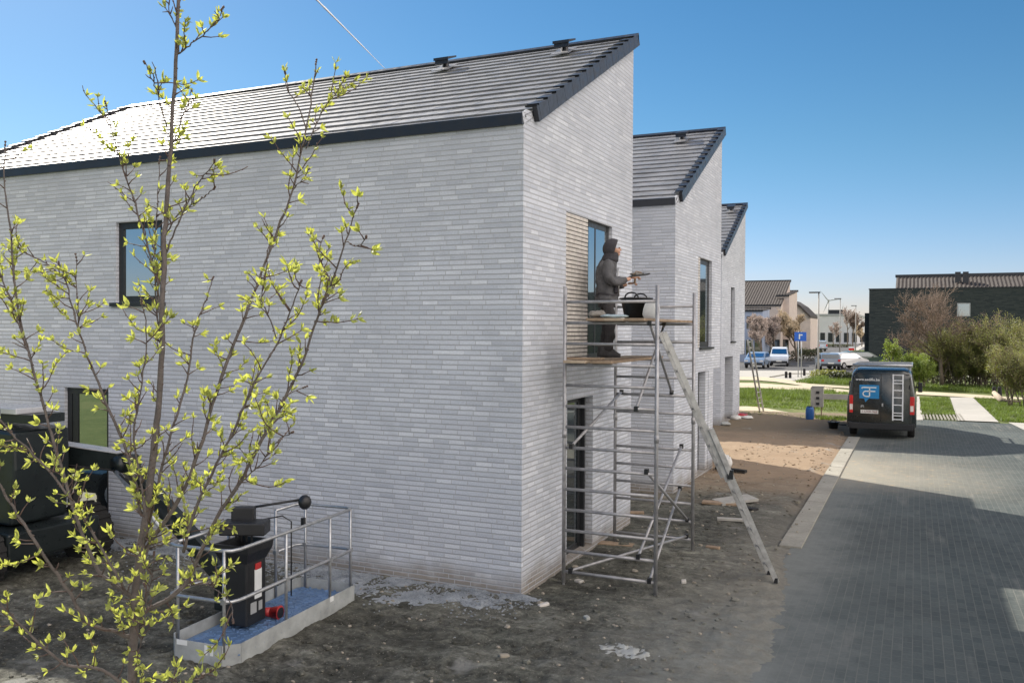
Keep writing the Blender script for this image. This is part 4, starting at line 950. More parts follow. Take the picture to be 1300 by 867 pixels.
# ================================================================== SAPLING IN FRONT (trunk > limbs, twigs; leaves)
def near_tree():
    D0 = 4.0; base = AD(168, 1260, 4.0)
    t = thing('young_tree', (base.x, base.y, 0), 'young tree with fresh yellow green leaves in front of the long brick wall', 'tree')
    rr = random.Random(11); wood = MB(); twigs = MB(); lv = MB()
    def depth(k): return k
    def leaf(p, d, L, W_):
        d = Vector(d).normalized(); s_ = d.cross(Vector((rr.uniform(-1, 1), rr.uniform(-1, 1), rr.uniform(-1, 1)))).normalized(); n_ = s_.cross(d)
        bend = rr.uniform(-.25, .35); k = len(lv.v); q = lambda a, b, c: tuple(p + d * L * a + s_ * W_ * b + n_ * L * c)
        lv.v += [q(0, .05, 0), q(.3, .42, .05), q(.62, .5, .03 + bend * .3), q(1, 0, bend), q(.62, -.5, .03 + bend * .3), q(.3, -.42, .05), q(.3, 0, -.02), q(.62, 0, -.05 + bend * .3)]
        lv.f += [tuple(k + i for i in f) for f in ((0, 6, 5), (0, 1, 6), (1, 2, 7, 6), (6, 7, 4, 5), (2, 3, 7), (7, 3, 4))]
    def cluster(p, d, size=1.):
        d = Vector(d).normalized(); n = rr.choice((4, 5, 6, 7))
        twigs.blob(p, .0035 * size, 5, 4)
        for i in range(n):
            a = rr.uniform(0, 6.28); o = d.orthogonal().normalized(); o = Matrix.Rotation(a, 3, d) @ o
            v = (d * rr.uniform(.35, 1.1) + o * rr.uniform(.4, 1.0) + Vector((0, 0, .25))).normalized()
            leaf(p, v, rr.uniform(.022, .050) * size, rr.uniform(.009, .018) * size)
    def spur(p, d, lvl=0):
        L = rr.uniform(.02, .075) if rr.random() < .75 else rr.uniform(.1, .22)
        pts = [p]; q = p.copy(); dd = d.copy()
        n = max(2, int(L / .03))
        for i in range(n):
            dd = (dd + Vector((rr.uniform(-.3, .3), rr.uniform(-.3, .3), rr.uniform(-.15, .35)))).normalized(); q = q + dd * L / n; pts.append(q)
        twigs.tube(pts, [.0032 * (1 - .5 * i / n) for i in range(n + 1)], 5)
        if rr.random() < .86: cluster(q, dd, rr.uniform(.8, 1.15))
        if L > .09:
            for p_ in pts[1:-1]:
                if rr.random() < .6: cluster(p_, (dd + Vector((rr.uniform(-1, 1), rr.uniform(-1, 1), rr.uniform(0, .6)))), .85)
                else: twigs.blob(p_ + Vector((rr.uniform(-.004, .004), 0, 0)), .004, 5, 4)
    def limb(px, d0, d1, r0, r1, dens=1., tip_bare=0.):
        pts = []; n = len(px)
        # smooth in space
        P_ = [AD(x, y, d0 + (d1 - d0) * i / (n - 1)) for i, (x, y) in enumerate(px)]
        for i in range(n - 1):
            a = P_[max(i - 1, 0)]; b = P_[i]; c = P_[i + 1]; e = P_[min(i + 2, n - 1)]
            for k in range(5):
                u = k / 5; pts.append(.5 * ((2 * b) + (c - a) * u + (2 * a - 5 * b + 4 * c - e) * u * u + (3 * b - a - 3 * c + e) * u ** 3))
        pts.append(P_[-1]); m = len(pts)
        pts = [p + Vector((rr.uniform(-1, 1), rr.uniform(-1, 1), rr.uniform(-1, 1))) * .0035 for p in pts]
        rad = [.66 * (r0 + (r1 - r0) * (i / (m - 1)) ** (.75 if r0 < .03 else .55)) * rr.uniform(.93, 1.07) for i in range(m)]
        wood.tube(pts, rad, 10 if r0 > .012 else 7)
        tot = 0.
        for i in range(1, m):
            seg = pts[i] - pts[i - 1]; f = i / m; L = seg.length; tot += L
            kk = dens * L / .025
            if f > 1 - tip_bare: kk *= .45
            for _ in range(int(kk) + (rr.random() < kk % 1)):
                p = pts[i - 1] + seg * rr.random(); o = Matrix.Rotation(rr.uniform(0, 6.28), 3, seg.normalized()) @ seg.orthogonal().normalized()
                if rr.random() < .28: twigs.blob(p + o * rad[i], .0045, 5, 4)
                else: spur(p + o * rad[i] * .7, (o + seg.normalized() * rr.uniform(.3, 1.2)).normalized())
        for k in range(3): twigs.blob(pts[-1] - seg * k * .5 + Vector((0, 0, 0)), .006, 5, 4)
        return pts
    # stem
    limb([(160, 1500), (162, 1260), (165, 1050), (167, 867), (171, 777), (178, 702), (188, 640), (196, 560), (202, 508), (206, 427), (208, 322), (213, 230), (218, 160), (226, 20), (232, -120), (236, -260)], 4.0, 3.95, .050, .008, .35)
    L = [([(171, 790), (183, 777), (232, 745), (269, 669), (302, 615), (334, 556), (366, 497), (386, 455), (399, 415), (421, 357), (439, 307), (454, 258)], 4, 3.55, .019, .004),
         ([(176, 740), (190, 690), (226, 637), (253, 572), (275, 497), (312, 400), (322, 372), (352, 293), (372, 238), (389, 164), (397, 114), (402, 77)], 4, 4.25, .018, .004),
         ([(180, 700), (198, 626), (215, 556), (237, 481), (247, 420), (262, 380), (271, 352)], 4, 4.5, .013, .0035),
         ([(232, 700), (250, 640), (275, 589), (302, 535), (323, 486), (356, 427), (372, 387), (382, 357)], 3.9, 3.5, .012, .0035),
         ([(180, 655), (168, 600), (156, 562), (129, 497), (108, 443), (94, 397), (82, 352), (74, 332)], 4, 4.4, .014, .0035),
         ([(100, 420), (98, 380), (97, 322)], 4.3, 4.35, .006, .003),
         ([(168, 810), (150, 803), (113, 790), (84, 745), (54, 702), (16, 642), (-8, 600), (-40, 540)], 4, 3.5, .017, .006),
         ([(172, 760), (150, 745), (124, 723), (97, 659), (75, 583), (59, 529), (38, 454), (20, 377), (12, 278), (5, 233), (7, 181)], 4, 4.3, .017, .004),
         ([(175, 765), (160, 750), (140, 715), (95, 640), (50, 585), (21, 556), (-10, 520), (-30, 480)], 4, 3.7, .012, .004),
         ([(166, 880), (130, 850), (81, 842), (32, 799), (0, 766), (-40, 720)], 4, 3.5, .013, .005),
         ([(206, 440), (201, 380), (198, 347), (183, 298), (169, 248), (154, 208), (144, 174), (133, 129)], 4, 4.3, .010, .0035),
         ([(211, 160), (205, 138), (198, 114), (190, 95), (183, 79)], 4, 3.8, .006, .003),
         ([(226, 70), (240, 58), (258, 45), (272, 30), (283, 10)], 3.97, 3.8, .006, .003),
         ([(209, 330), (217, 305), (228, 278), (248, 238), (262, 220), (273, 203)], 4, 3.75, .007, .003),
         ([(208, 300), (228, 270), (248, 258), (262, 248), (273, 238)], 4, 3.9, .006, .003),
         ([(217, 190), (222, 175), (233, 144), (240, 128), (243, 114)], 4, 4.1, .006, .003),
         ([(205, 440), (200, 400), (196, 330), (200, 260), (203, 200)], 4, 4.2, .008, .003),
         ([(38, 454), (30, 430), (20, 400), (0, 347), (-20, 310)], 4.1, 4.2, .008, .004),
         ([(82, 352), (60, 335), (34, 322), (10, 305)], 4.3, 4.4, .005, .003),
         ([(178, 700), (186, 660), (170, 560), (178, 500), (186, 430), (180, 380)], 4, 3.6, .010, .003),
         ([(172, 800), (182, 770), (192, 735), (196, 700)], 4, 3.8, .006, .003),
         ([(168, 850), (180, 810), (186, 770), (184, 740)], 4, 3.7, .006, .003),
         ([(232, 745), (262, 742), (290, 762), (296, 790)], 3.95, 3.5, .005, .003),
         ([(302, 615), (330, 590), (352, 560), (372, 548)], 3.8, 3.5, .005, .003),
         ([(334, 556), (350, 530), (360, 505), (390, 490)], 3.8, 4., .005, .003),
         ([(352, 430), (340, 400), (332, 380), (336, 350)], 3.6, 3.7, .005, .003),
         ([(399, 415), (408, 390), (418, 375), (426, 350)], 3.7, 3.9, .005, .003),
         ([(389, 190), (405, 150), (420, 125), (436, 110)], 4.2, 4.3, .005, .003),
         ([(372, 240), (386, 225), (392, 214)], 4.2, 4.1, .004, .003),
         ([(389, 164), (378, 135), (364, 112), (362, 92)], 4.2, 4.1, .005, .003),
         ([(226, 40), (216, 18), (214, -10)], 3.96, 4.1, .005, .003),
         ([(168, 867), (200, 868), (228, 866), (256, 860), (268, 850)], 4, 3.4, .006, .003),
         ([(420, 357), (405, 325), (412, 300)], 3.7, 3.8, .004, .003), ([(439, 307), (455, 312), (466, 300)], 3.6, 3.5, .004, .003)]
    for px, a, b, r0, r1 in L: limb(px, a, b, r0, r1, 1.0 if px[0][1] > 350 else .8, .2)
    # fine side shoots
    wo = wood.build('trunk', 'bark', t, True)
    twigs.build('twigs', 'twig', wo, True)
    lo = lv.build('leaves', 'leaf', t, False)
    return t
near_tree()

# ================================================================== BLACK VAN
def rounded(hw, zb, zt, r, y, tum=.10, n=5):
    """cross-section of a vehicle body: vertical lower sides, tumblehome above, rounded shoulders"""
    zm = zb + (zt - zb) * .45; pts = [(hw - .06, y, zb), (hw, y, zb + .08), (hw, y, zm)]
    hx = hw - tum; 
    for k in range(n + 1):
        a = k * math.pi / 2 / n; pts.append((hx - r + r * math.cos(a), y, zt - r + r * math.sin(a)))
    return pts + [(-x, y_, z) for x, y_, z in reversed(pts)]
def wheel(parent, x, y, r, w_, rim='hubmetal'):
    s = 1 if x > 0 else -1; prof = [(x - s * w_, r * .93), (x - s * w_ * .9, r), (x - s * w_ * .1, r), (x, r * .93), (x, r * .62)]
    m = MB(); rings = [[(px_, y + rr_ * math.cos(a), r + rr_ * math.sin(a)) for a in [k * 2 * math.pi / 24 for k in range(24)]] for px_, rr_ in prof]
    wo = m.loft(rings).build('wheel', 'rubber', parent, True, world=False)
    MB().tube([(x - s * .01, y, r), (x + s * .005, y, r)], r * .6, 20).build('rim', rim, wo, world=False)
van = thing('delivery_van', (-.97, 30.05, 0), 'black van with white ladder on its rear doors parked on the pavers, blue logo', 'van', rz=R(0))
b = MB(); rings = []
for y, hw, zt, r in ((.0, .95, 2.10, .30), (.03, .99, 2.16, .30), (.10, 1.015, 2.19, .28), (.6, 1.025, 2.235, .24), (3.7, 1.025, 2.22, .24), (4.0, 1.02, 2.12, .24), (4.55, .99, 1.62, .2), (4.9, .96, 1.30, .16), (5.25, .90, 1.08, .14), (5.4, .80, .92, .12)):
    rings.append(rounded(hw, .34, zt, r, y, .13 if y < 4 else .12))
vb = b.loft(rings).build('body', 'vanpaint', van, True, world=False)
vb.modifiers.new('e', 'EDGE_SPLIT').split_angle = R(40)
MB().boxp((-.93, -.07, .30), (.93, .05, .50)).boxp((-.98, -.05, .34), (-.86, .12, .52)).boxp((.86, -.05, .34), (.98, .12, .52)).build('bumper', 'blackplastic', van, bevel=.02, world=False)
m = MB(); m.boxp((-.012, -.006, .5), (.004, .02, 2.06)).boxp((-.84, -.006, .5), (-.83, .02, 1.95)).boxp((.83, -.006, .5), (.84, .02, 1.95)).boxp((-.82, -.005, 1.08), (.82, .01, 1.088)).boxp((-.84, -.006, 2.05), (.84, .02, 2.06))
m.build('door_seams', 'rubber', vb, world=False)
for sx in (-1, 1):
    lt = MB().boxp((sx * .885 - .055, -.02, .80), (sx * .885 + .075 * (1 if sx > 0 else .73), .03, 1.36)).build('tail_light', 'tail', van, bevel=.015, world=False)
    MB().boxp((sx * .885 - .04, -.026, .90), (sx * .885 + .05, -.018, 1.08)).build('reversing_lamp', 'tailwhite', lt, world=False)
    MB().boxp((sx * .82 - .015, -.02, 1.6), (sx * .82 + .015, .01, 1.72)).build('hinge', 'blackplastic', van, world=False)
    wheel(van, sx * .98, 1.05, .34, .22); wheel(van, sx * .98, 4.5, .34, .22)
    mr = MB().boxp((sx * 1.0, 4.1, 1.40), (sx * 1.18, 4.18, 1.46)).build('mirror', 'blackplastic', van, world=False)
    MB().boxp((sx * 1.14 - .07, 4.02, 1.26), (sx * 1.14 + .07, 4.14, 1.60)).build('housing', 'blackplastic', mr, bevel=.02, world=False)
    MB().boxp((sx * 1.028 - .004, .9, 1.15), (sx * 1.028 + .004, 4.2, 1.19)).build('side_trim', 'blackplastic', van, world=False)
    MB().boxp((sx * .93 - .003, 4.2, 1.35), (sx * .93 + .08 * sx, 4.3, 1.4)).build('door_handle', 'blackplastic', van, world=False)
MB().box((-.08 + .12, -.03, 1.08), (.045, .04, .10)).build('door_handle', 'galv', van, bevel=.01, world=False)
pl = MB().boxp((-.60, -.02, .795), (-.08, -.006, .905)).build('number_plate', 'plate', van, world=False)
text('plate_lettering', '1-UXR-968', .10, 'platetext', pl, (-.34, -.024, .85), (R(90), 0, 0))
text('lettering', 'www.aedifix.be', .115, 'lettering', van, (-.40, -.012, 1.87), (R(90), 0, 0), .001)
# logo: blue speech bubble with a joined a and F
lg = MB(); lg.prism([(-.64, -.012, 1.27), (-.50, -.012, 1.27), (-.46, -.012, 1.15), (-.36, -.012, 1.27), (-.06, -.012, 1.27), (-.06, -.012, 1.70), (-.64, -.012, 1.70)], (0, .008, 0)); lgo = lg.build('logo', 'logoblue', van, world=False)
g = MB(); tt = .035; yy = -.018
def strip(pts, wd=tt):
    for p, q in zip(pts[:-1], pts[1:]): g.bar((p[0], yy, p[1]), (q[0], yy, q[1]), .004, wd)
strip([(-.56, 1.62), (-.14, 1.62)]); strip([(-.34, 1.62), (-.34, 1.34)]); strip([(-.34, 1.50), (-.17, 1.50)])
cx, cz = -.44, 1.42; strip([(cx + .1, 1.505), (cx + .02, 1.50)] + [(cx + .0 - .095 * math.sin(a), cz + .085 * math.cos(a)) for a in [k * math.pi / 6 for k in range(7)]] + [(-.34, 1.335)])
strip([(-.56, 1.62), (-.57, 1.58)])
g.build('logo_letters', 'lettering', lgo, world=False)
e = MB(); 
for k in range(2):
    z = 1.02 + k * .04
    e.bar((-.60, -.014, z - .035), (-.55, -.014, z), .006, .02).bar((-.55, -.014, z), (-.50, -.014, z - .035), .006, .02)
e.build('emblem', 'galv', van, world=False)
ld = MB(); ldo = ld.boxp((.325, -.05, .60), (.365, -.018, 2.06)).boxp((.605, -.05, .60), (.645, -.018, 2.06)).build('door_ladder', 'white', van, world=False)
for z in (.63, .745, .83, 1.08, 1.31, 1.54, 1.76, 1.85, 2.02): MB().boxp((.366, -.045, z), (.604, -.022, z + .028)).build('rung', 'white', ldo, world=False)
rk = MB(); 
for y in (.12, .9, 1.9, 2.9, 3.6): rk.boxp((-.84, y, 2.30), (.88, y + .06, 2.335))
rk.boxp((-.86, .08, 2.285), (-.82, 3.7, 2.33)).boxp((.86, .08, 2.285), (.90, 3.7, 2.33))
for y in (.15, 1.9, 3.6):
    for sx in (-1, 1): rk.boxp((sx * .84 - .02, y, 2.16), (sx * .84 + .02, y + .05, 2.29))
rko = rk.build('roof_rack', 'galv', van, world=False)
MB().tube([(-.86, .10, 2.33), (.90, .10, 2.33)], .04, 10).build('roller', 'galv', rko, True, world=False)
MB().boxp((-.02, 4.08, 1.45), (.02, 4.1, 1.5)).build('antenna_base', 'blackplastic', van, world=False)
MB().quad((-.78, 4.08, 2.07), (.78, 4.08, 2.07), (.86, 4.62, 1.585), (-.86, 4.62, 1.585)).build('windscreen', 'glassdark', van, world=False)

# ================================================================== CARS beyond
def car(loc, rz, paint, label, kind='hatch', group='cars parked beyond the verge'):
    t = thing('parked_car', loc, label, 'car', group, rz); W_ = .87
    M.setdefault('p_' + paint[0], simple(paint[0], paint[1], .3, var=.05, scale=2, coat=.6)); mt = 'p_' + paint[0]
    if kind == 'van': prof = [(-2.1, .35), (-2.12, .8), (-2.1, 1.15), (-2.0, 1.75), (-1.5, 1.82), (.3, 1.82), (.75, 1.68), (1.35, 1.12), (2.0, .95), (2.15, .7), (2.12, .35)]
    else: prof = [(-2.1, .35), (-2.15, .6), (-2.08, .95), (-1.75, 1.38), (-1.2, 1.47), (.2, 1.46), (.6, 1.36), (1.25, .98), (1.95, .84), (2.15, .62), (2.12, .32)]
    zb = 1.0 if kind == 'van' else .93
    def sect(y, z):
        k = 1 - .16 * max(0, (z - zb)) / .6 - (.05 if abs(y) > 2 else 0); return k
    rings = []
    for s_ in (-1, -.92, .92, 1):
        rings.append([(s_ * W_ * sect(y, z), y, z - (.03 if abs(s_) == 1 and z > .5 else 0)) for y, z in prof])
    bo = MB().loft(rings).build('body', mt, t, world=False)
    if kind == 'van': side = [(-1.9, 1.1), (-1.85, 1.62), (.3, 1.65), (.65, 1.55), (1.1, 1.1)]
    else: side = [(-1.8, .98), (-1.5, 1.32), (.15, 1.37), (.5, 1.28), (1.0, .98)]
    for s_ in (-1, 1):
        m = MB(); m.prism([(s_ * (W_ * sect(y, z) - .012), y, z) for y, z in side], (s_ * .018, 0, 0)); m.build('side_window', 'glassdark', bo, world=False)
    k = .82
    if kind == 'van': ws = [(1.30, 1.17), (.80, 1.64)]; rw = [(-2.09, 1.2), (-2.015, 1.62)]
    else: ws = [(1.2, 1.03), (.64, 1.345)]; rw = [(-2.02, 1.02), (-1.80, 1.33)]
    for nm, (a, c), sg in (('windscreen', ws, 1), ('rear_window', rw, -1)):
        MB().quad((-k * W_, a[0] + .015 * sg, a[1] + .015), (k * W_, a[0] + .015 * sg, a[1] + .015), (k * W_ * .92, c[0] + .015 * sg, c[1] + .015), (-k * W_ * .92, c[0] + .015 * sg, c[1] + .015)).build(nm, 'glassdark', bo, world=False)
    for s_ in (-1, 1):
        MB().box((s_ * .68, -2.13, .85 if kind != 'van' else 1.0), (.2, .06, .16 if kind != 'van' else .35)).build('tail_light', 'tail', t, world=False)
        MB().box((s_ * .66, 2.08, .68), (.28, .12, .13)).build('headlight', 'tailwhite', t, world=False)
        wheel(t, s_ * .86, -1.3, .31, .2); wheel(t, s_ * .86, 1.35, .31, .2)
        MB().box((s_ * .95, .75, 1.0), (.14, .08, .1)).build('mirror', mt, t, world=False)
    MB().box((0, -2.14, .45), (1.6, .06, .18)).build('bumper', 'blackplastic', t, world=False); MB().box((0, 2.14, .42), (1.55, .05, .2)).build('bumper', 'blackplastic', t, world=False)
    MB().box((0, -2.175, .62), (.5, .012, .11)).build('number_plate', 'plate', t, world=False)
    MB().box((0, 2.175, .5), (.5, .012, .11)).build('number_plate', 'plate', t, world=False)
    return t
g_ = lambda px, py: (G(px, py).x, G(px, py).y + 2, .01)
car(g_(957, 468), R(180), ('blue_grey_paint', (.22, .30, .42)), 'blue grey hatchback parked by the blue grey house')
car(g_(986, 465), R(186), ('white_car_paint', (.62, .66, .72)), 'white high-roofed small van parked right of the blue grey hatchback', 'van')
car(g_(1048, 470), R(12), ('steel_paint', (.16, .20, .25)), 'steel grey car seen from behind the first street lamp')
car(g_(1072, 469), R(-35), ('silver_white_paint', (.60, .60, .60)), 'silver white car parked between the grey and the dark green car')
car(g_(1092, 466), R(-60), ('dark_green_paint', (.02, .05, .035)), 'dark green car partly hidden behind the black van')
car(g_(1036, 446), R(30), ('pale_blue_paint', (.35, .42, .5)), 'pale car far up the street behind the blue sign', 'van')
car(g_(1022, 450), R(-80), ('black_car_paint', (.02, .022, .025)), 'black car in the shade of the golden tree')

# ================================================================== STREET FURNITURE
def lamp(px, py, ptop, label, armdir=-1):
    p = G(px, py); d = (p - CAM).dot(CF); h = (py - ptop) / F_ * d
    t = thing('street_lamp', (p.x, p.y, 0), label, 'street lamp', 'street lamps along the far street')
    MB().tube([(p.x, p.y, 0), (p.x, p.y, h * .3), (p.x, p.y, h - .05)], [.095, .075, .055], 12).build('pole', 'lamppost', t, True)
    MB().boxp((p.x - .16, p.y - .16, -.02), (p.x + .16, p.y + .16, .03)).build('base_plate', 'galv', t)
    hd = MB().boxp((p.x - .75, p.y - .13, h - .07), (p.x + .12, p.y + .13, h + .03)).build('lamp_head', 'anthracite', t, bevel=.02)
    MB().boxp((p.x - .68, p.y - .1, h - .085), (p.x - .2, p.y + .1, h - .072)).build('lens', 'tailwhite', hd)
lamp(1038.5, 474, 371, 'tall grey street lamp nearest the camera, behind the black van')
lamp(1066, 453, 379, 'second grey street lamp, halfway up the far street')
lamp(1086, 447, 388, 'third and farthest grey street lamp, next to the dark building')
sg = thing('direction_sign', (G(1015, 479).x, G(1015, 479).y, 0), 'blue square traffic sign on two posts in front of the golden tree', 'sign')
p = G(1015, 479); d = (p - CAM).dot(CF); u = d / F_
for dx in (-.1, .12): MB().tube([(p.x + dx, p.y, 0), (p.x + dx, p.y, 58 * u)], .035, 8).build('post', 'galv', sg, True)
so_ = MB().boxp((p.x - 6.5 * u, p.y - .06, 46 * u), (p.x + 8 * u, p.y - .04, 57.5 * u)).build('sign_plate', 'signblue', sg)
MB().boxp((p.x - 1.2 * u, p.y - .07, 48.5 * u), (p.x + .4 * u, p.y - .063, 55 * u)).boxp((p.x - 1.2 * u, p.y - .071, 53 * u), (p.x + 3.2 * u, p.y - .064, 54.6 * u)).build('sign_symbol', 'lettering', so_)
for i, (x, y, s_) in enumerate(((998, 480, 8.5), (1003, 480, 7.5), (1021, 477, 9))):
    p = G(x, y); u = (p - CAM).dot(CF) / F_
    t = thing('bollard', (p.x, p.y, 0), ('dark bollard at the left of the pair by the road', 'dark bollard at the right of the pair by the road', 'single dark bollard right of the blue sign posts')[i], 'bollard', 'bollards by the far road')
    MB().tube([(p.x, p.y, -.02), (p.x, p.y, s_ * u * .8)], .10, 8).build('post', 'rubber', t); MB().tube([(p.x, p.y, s_ * u * .8), (p.x, p.y, s_ * u)], [.10, .085], 8).build('cap', 'rubber', t)
# low red and white road works board up the street
p = G(1081, 446); u = (p - CAM).dot(CF) / F_; t = thing('roadworks_board', (p.x, p.y, 0), 'small red and white board standing in the far street by the third lamp', 'sign')
MB().boxp((p.x - 3.4 * u, p.y, 1 * u), (p.x + 3.4 * u, p.y + .05, 4 * u)).build('board', 'tail', t); MB().boxp((p.x - 3.4 * u, p.y, 4.2 * u), (p.x + 3.4 * u, p.y + .05, 6 * u)).build('board', 'white', t)
for dx in (-3, 3): MB().boxp((p.x + dx * u - .03, p.y + .06, 0), (p.x + dx * u + .03, p.y + .1, 7.5 * u)).build('leg', 'galv', t)
# temporary electric cabinet with rail
p = G(1041, 531); eb = thing('site_power_cabinet', (p.x, p.y, 0), 'pale grey site power cabinet on legs at the edge of the grass', 'cabinet')
MB().boxp((p.x - .34, p.y - .12, .45), (p.x + .12, p.y + .12, 1.22)).boxp((p.x - .3, p.y - .13, 1.22), (p.x + .16, p.y + .13, 1.26)).build('box', 'concrete', eb)
for zz_ in (1.02, .80, .58): MB().box((p.x - .06 - .02, p.y - .13, zz_), (.12, .03, .09)).build('socket', 'blackplastic', eb)
for dx in (-.22, .05): MB().boxp((p.x + dx - .02, p.y - .03, 0), (p.x + dx + .02, p.y + .03, .46)).build('leg', 'wood', eb)
q = G(1076, 508)
MB().bar((p.x + .12, p.y + .1, .85), (p.x + 2.1, p.y + .4, .85), .05, .2).build('plank', 'concrete', eb)
p = G(1028, 533); bb = thing('water_barrel', (p.x, p.y, 0), 'blue plastic barrel standing beside the site power cabinet', 'barrel')
MB().tube([(p.x, p.y, 0), (p.x, p.y, .05), (p.x, p.y, .25), (p.x, p.y, .42), (p.x, p.y, .5)], [.13, .15, .16, .15, .12], 16).build('body', 'binblue', bb, True)
MB().tube([(p.x, p.y, .5), (p.x, p.y, .53)], [.1, .1], 14).build('lid', 'blackplastic', bb)
tub((G(1058, 546).x, G(1058, 546).y, .05), .14, .18, .24, 'small black bucket on the soil left of the black van', name='bucket', cat='bucket')
# ================================================================== RUBBLE AND BOARDS ON THE SOIL
def gplank(px, py, L, wd, rz, mat, label, th=.04, z=.07, tilt=0., cat='board', name='board'):
    p = G(px, py); return cplank((p.x, p.y, z), L, wd, th, rz, mat, label, cat, name, tilt)
gplank(933, 641, .75, .5, R(35), 'concrete', 'grey slab lying on the soil behind the ladder, largest of the loose pieces', .05, .10, R(-6), 'slab', 'slab')
gplank(915, 643, .7, .22, R(5), 'wood', 'dark wet board sticking out left of the grey slab', .04, .07)
gplank(950, 650, .35, .16, R(-30), 'rubber', 'dark offcut lying right of the grey slab', .05, .07)
gplank(927, 664, .45, .12, R(12), 'concrete', 'narrow grey strip of concrete in front of the grey slab', .04, .07, cat='strip', name='concrete_strip')
gplank(928, 600, .8, .12, R(-20), 'rubber', 'dark batten on the soil just before the sunlit strip', .06, .08, cat='batten', name='batten')
gplank(1065, 541, .5, .1, R(10), 'rubber', 'dark strip lying by the bucket left of the black van', .04, .06, cat='batten', name='batten')
gplank(800, 655, .5, .12, R(20), 'wood', 'short brown board on the soil between the scaffold and the middle house', .04, .07)
gplank(772, 694, .8, .2, R(5), 'wood', 'brown sole board under the far scaffold foot by the wall', .04, .05)
for i, (px, py, c) in enumerate(((926, 533, 'hood'), (934, 535, 'bag'), (941, 530, 'red'), (930, 528, 'bagblue'), (948, 533, 'bag'), (920, 541, 'cement'))):
    p = G(px, py); sack((p.x, p.y, .03), (rnd.uniform(.4, .7), rnd.uniform(.3, .45), rnd.uniform(.12, .25)), 
        ('dark crumpled sheet at the doorway of the farthest house', 'white crumpled sack in the rubble by the farthest house', 'red scrap of packaging in the rubble by the farthest house', 'pale blue sheeting in the rubble by the farthest house', 'white sack nearest the leaning plain ladder', 'pale heap of cement at the corner of the farthest house')[i], c, ('crumpled_sheet', 'rubble_sack', 'packaging', 'sheeting', 'rubble_sack', 'cement_heap')[i], ('sheet', 'sack', 'packaging', 'sheeting', 'sack', 'heap')[i], rnd.uniform(0, 3), i)
p = G(897, 595); gb_ = MB()
sack((XF + .35, 21.2, .04), (.35, .3, .4), 'white bucket-shaped bag in the doorway of the middle house', 'bag', 'rubble_sack', 'sack', .3, 44)

for i, (px, py, L_, c, lb) in enumerate(((745, 792, .09, 'cement', 'small pale chunk of mortar on the soil below the scaffold'), (690, 775, .14, 'brick_louvre', 'broken pale brick lying near the house corner'), (735, 742, .12, 'brick_louvre', 'half pale brick by the near scaffold foot'), (640, 838, .11, 'stone', 'grey stone half sunk in the soil at the bottom of the picture'), (868, 745, .11, 'brick_louvre', 'pale brick piece on the soil right of the scaffold'), (905, 700, .22, 'wood', 'short brown wooden offcut near the foot of the ladder'))):
    p = G(px, py); o = MB().box((0, 0, 0), (L_, .055 + .01 * (i % 3), .04)).build(('mortar_chunk', 'brick', 'brick', 'stone', 'brick', 'wood_offcut')[i], c, None, bevel=.012); o.location = (p.x, p.y, dirt_h(p.x, p.y) + .015); o.rotation_euler = (rnd.uniform(-.2, .2), rnd.uniform(-.15, .15), rnd.uniform(0, 3)); tag(o, lb, ('mortar', 'brick', 'brick', 'stone', 'brick', 'offcut')[i])

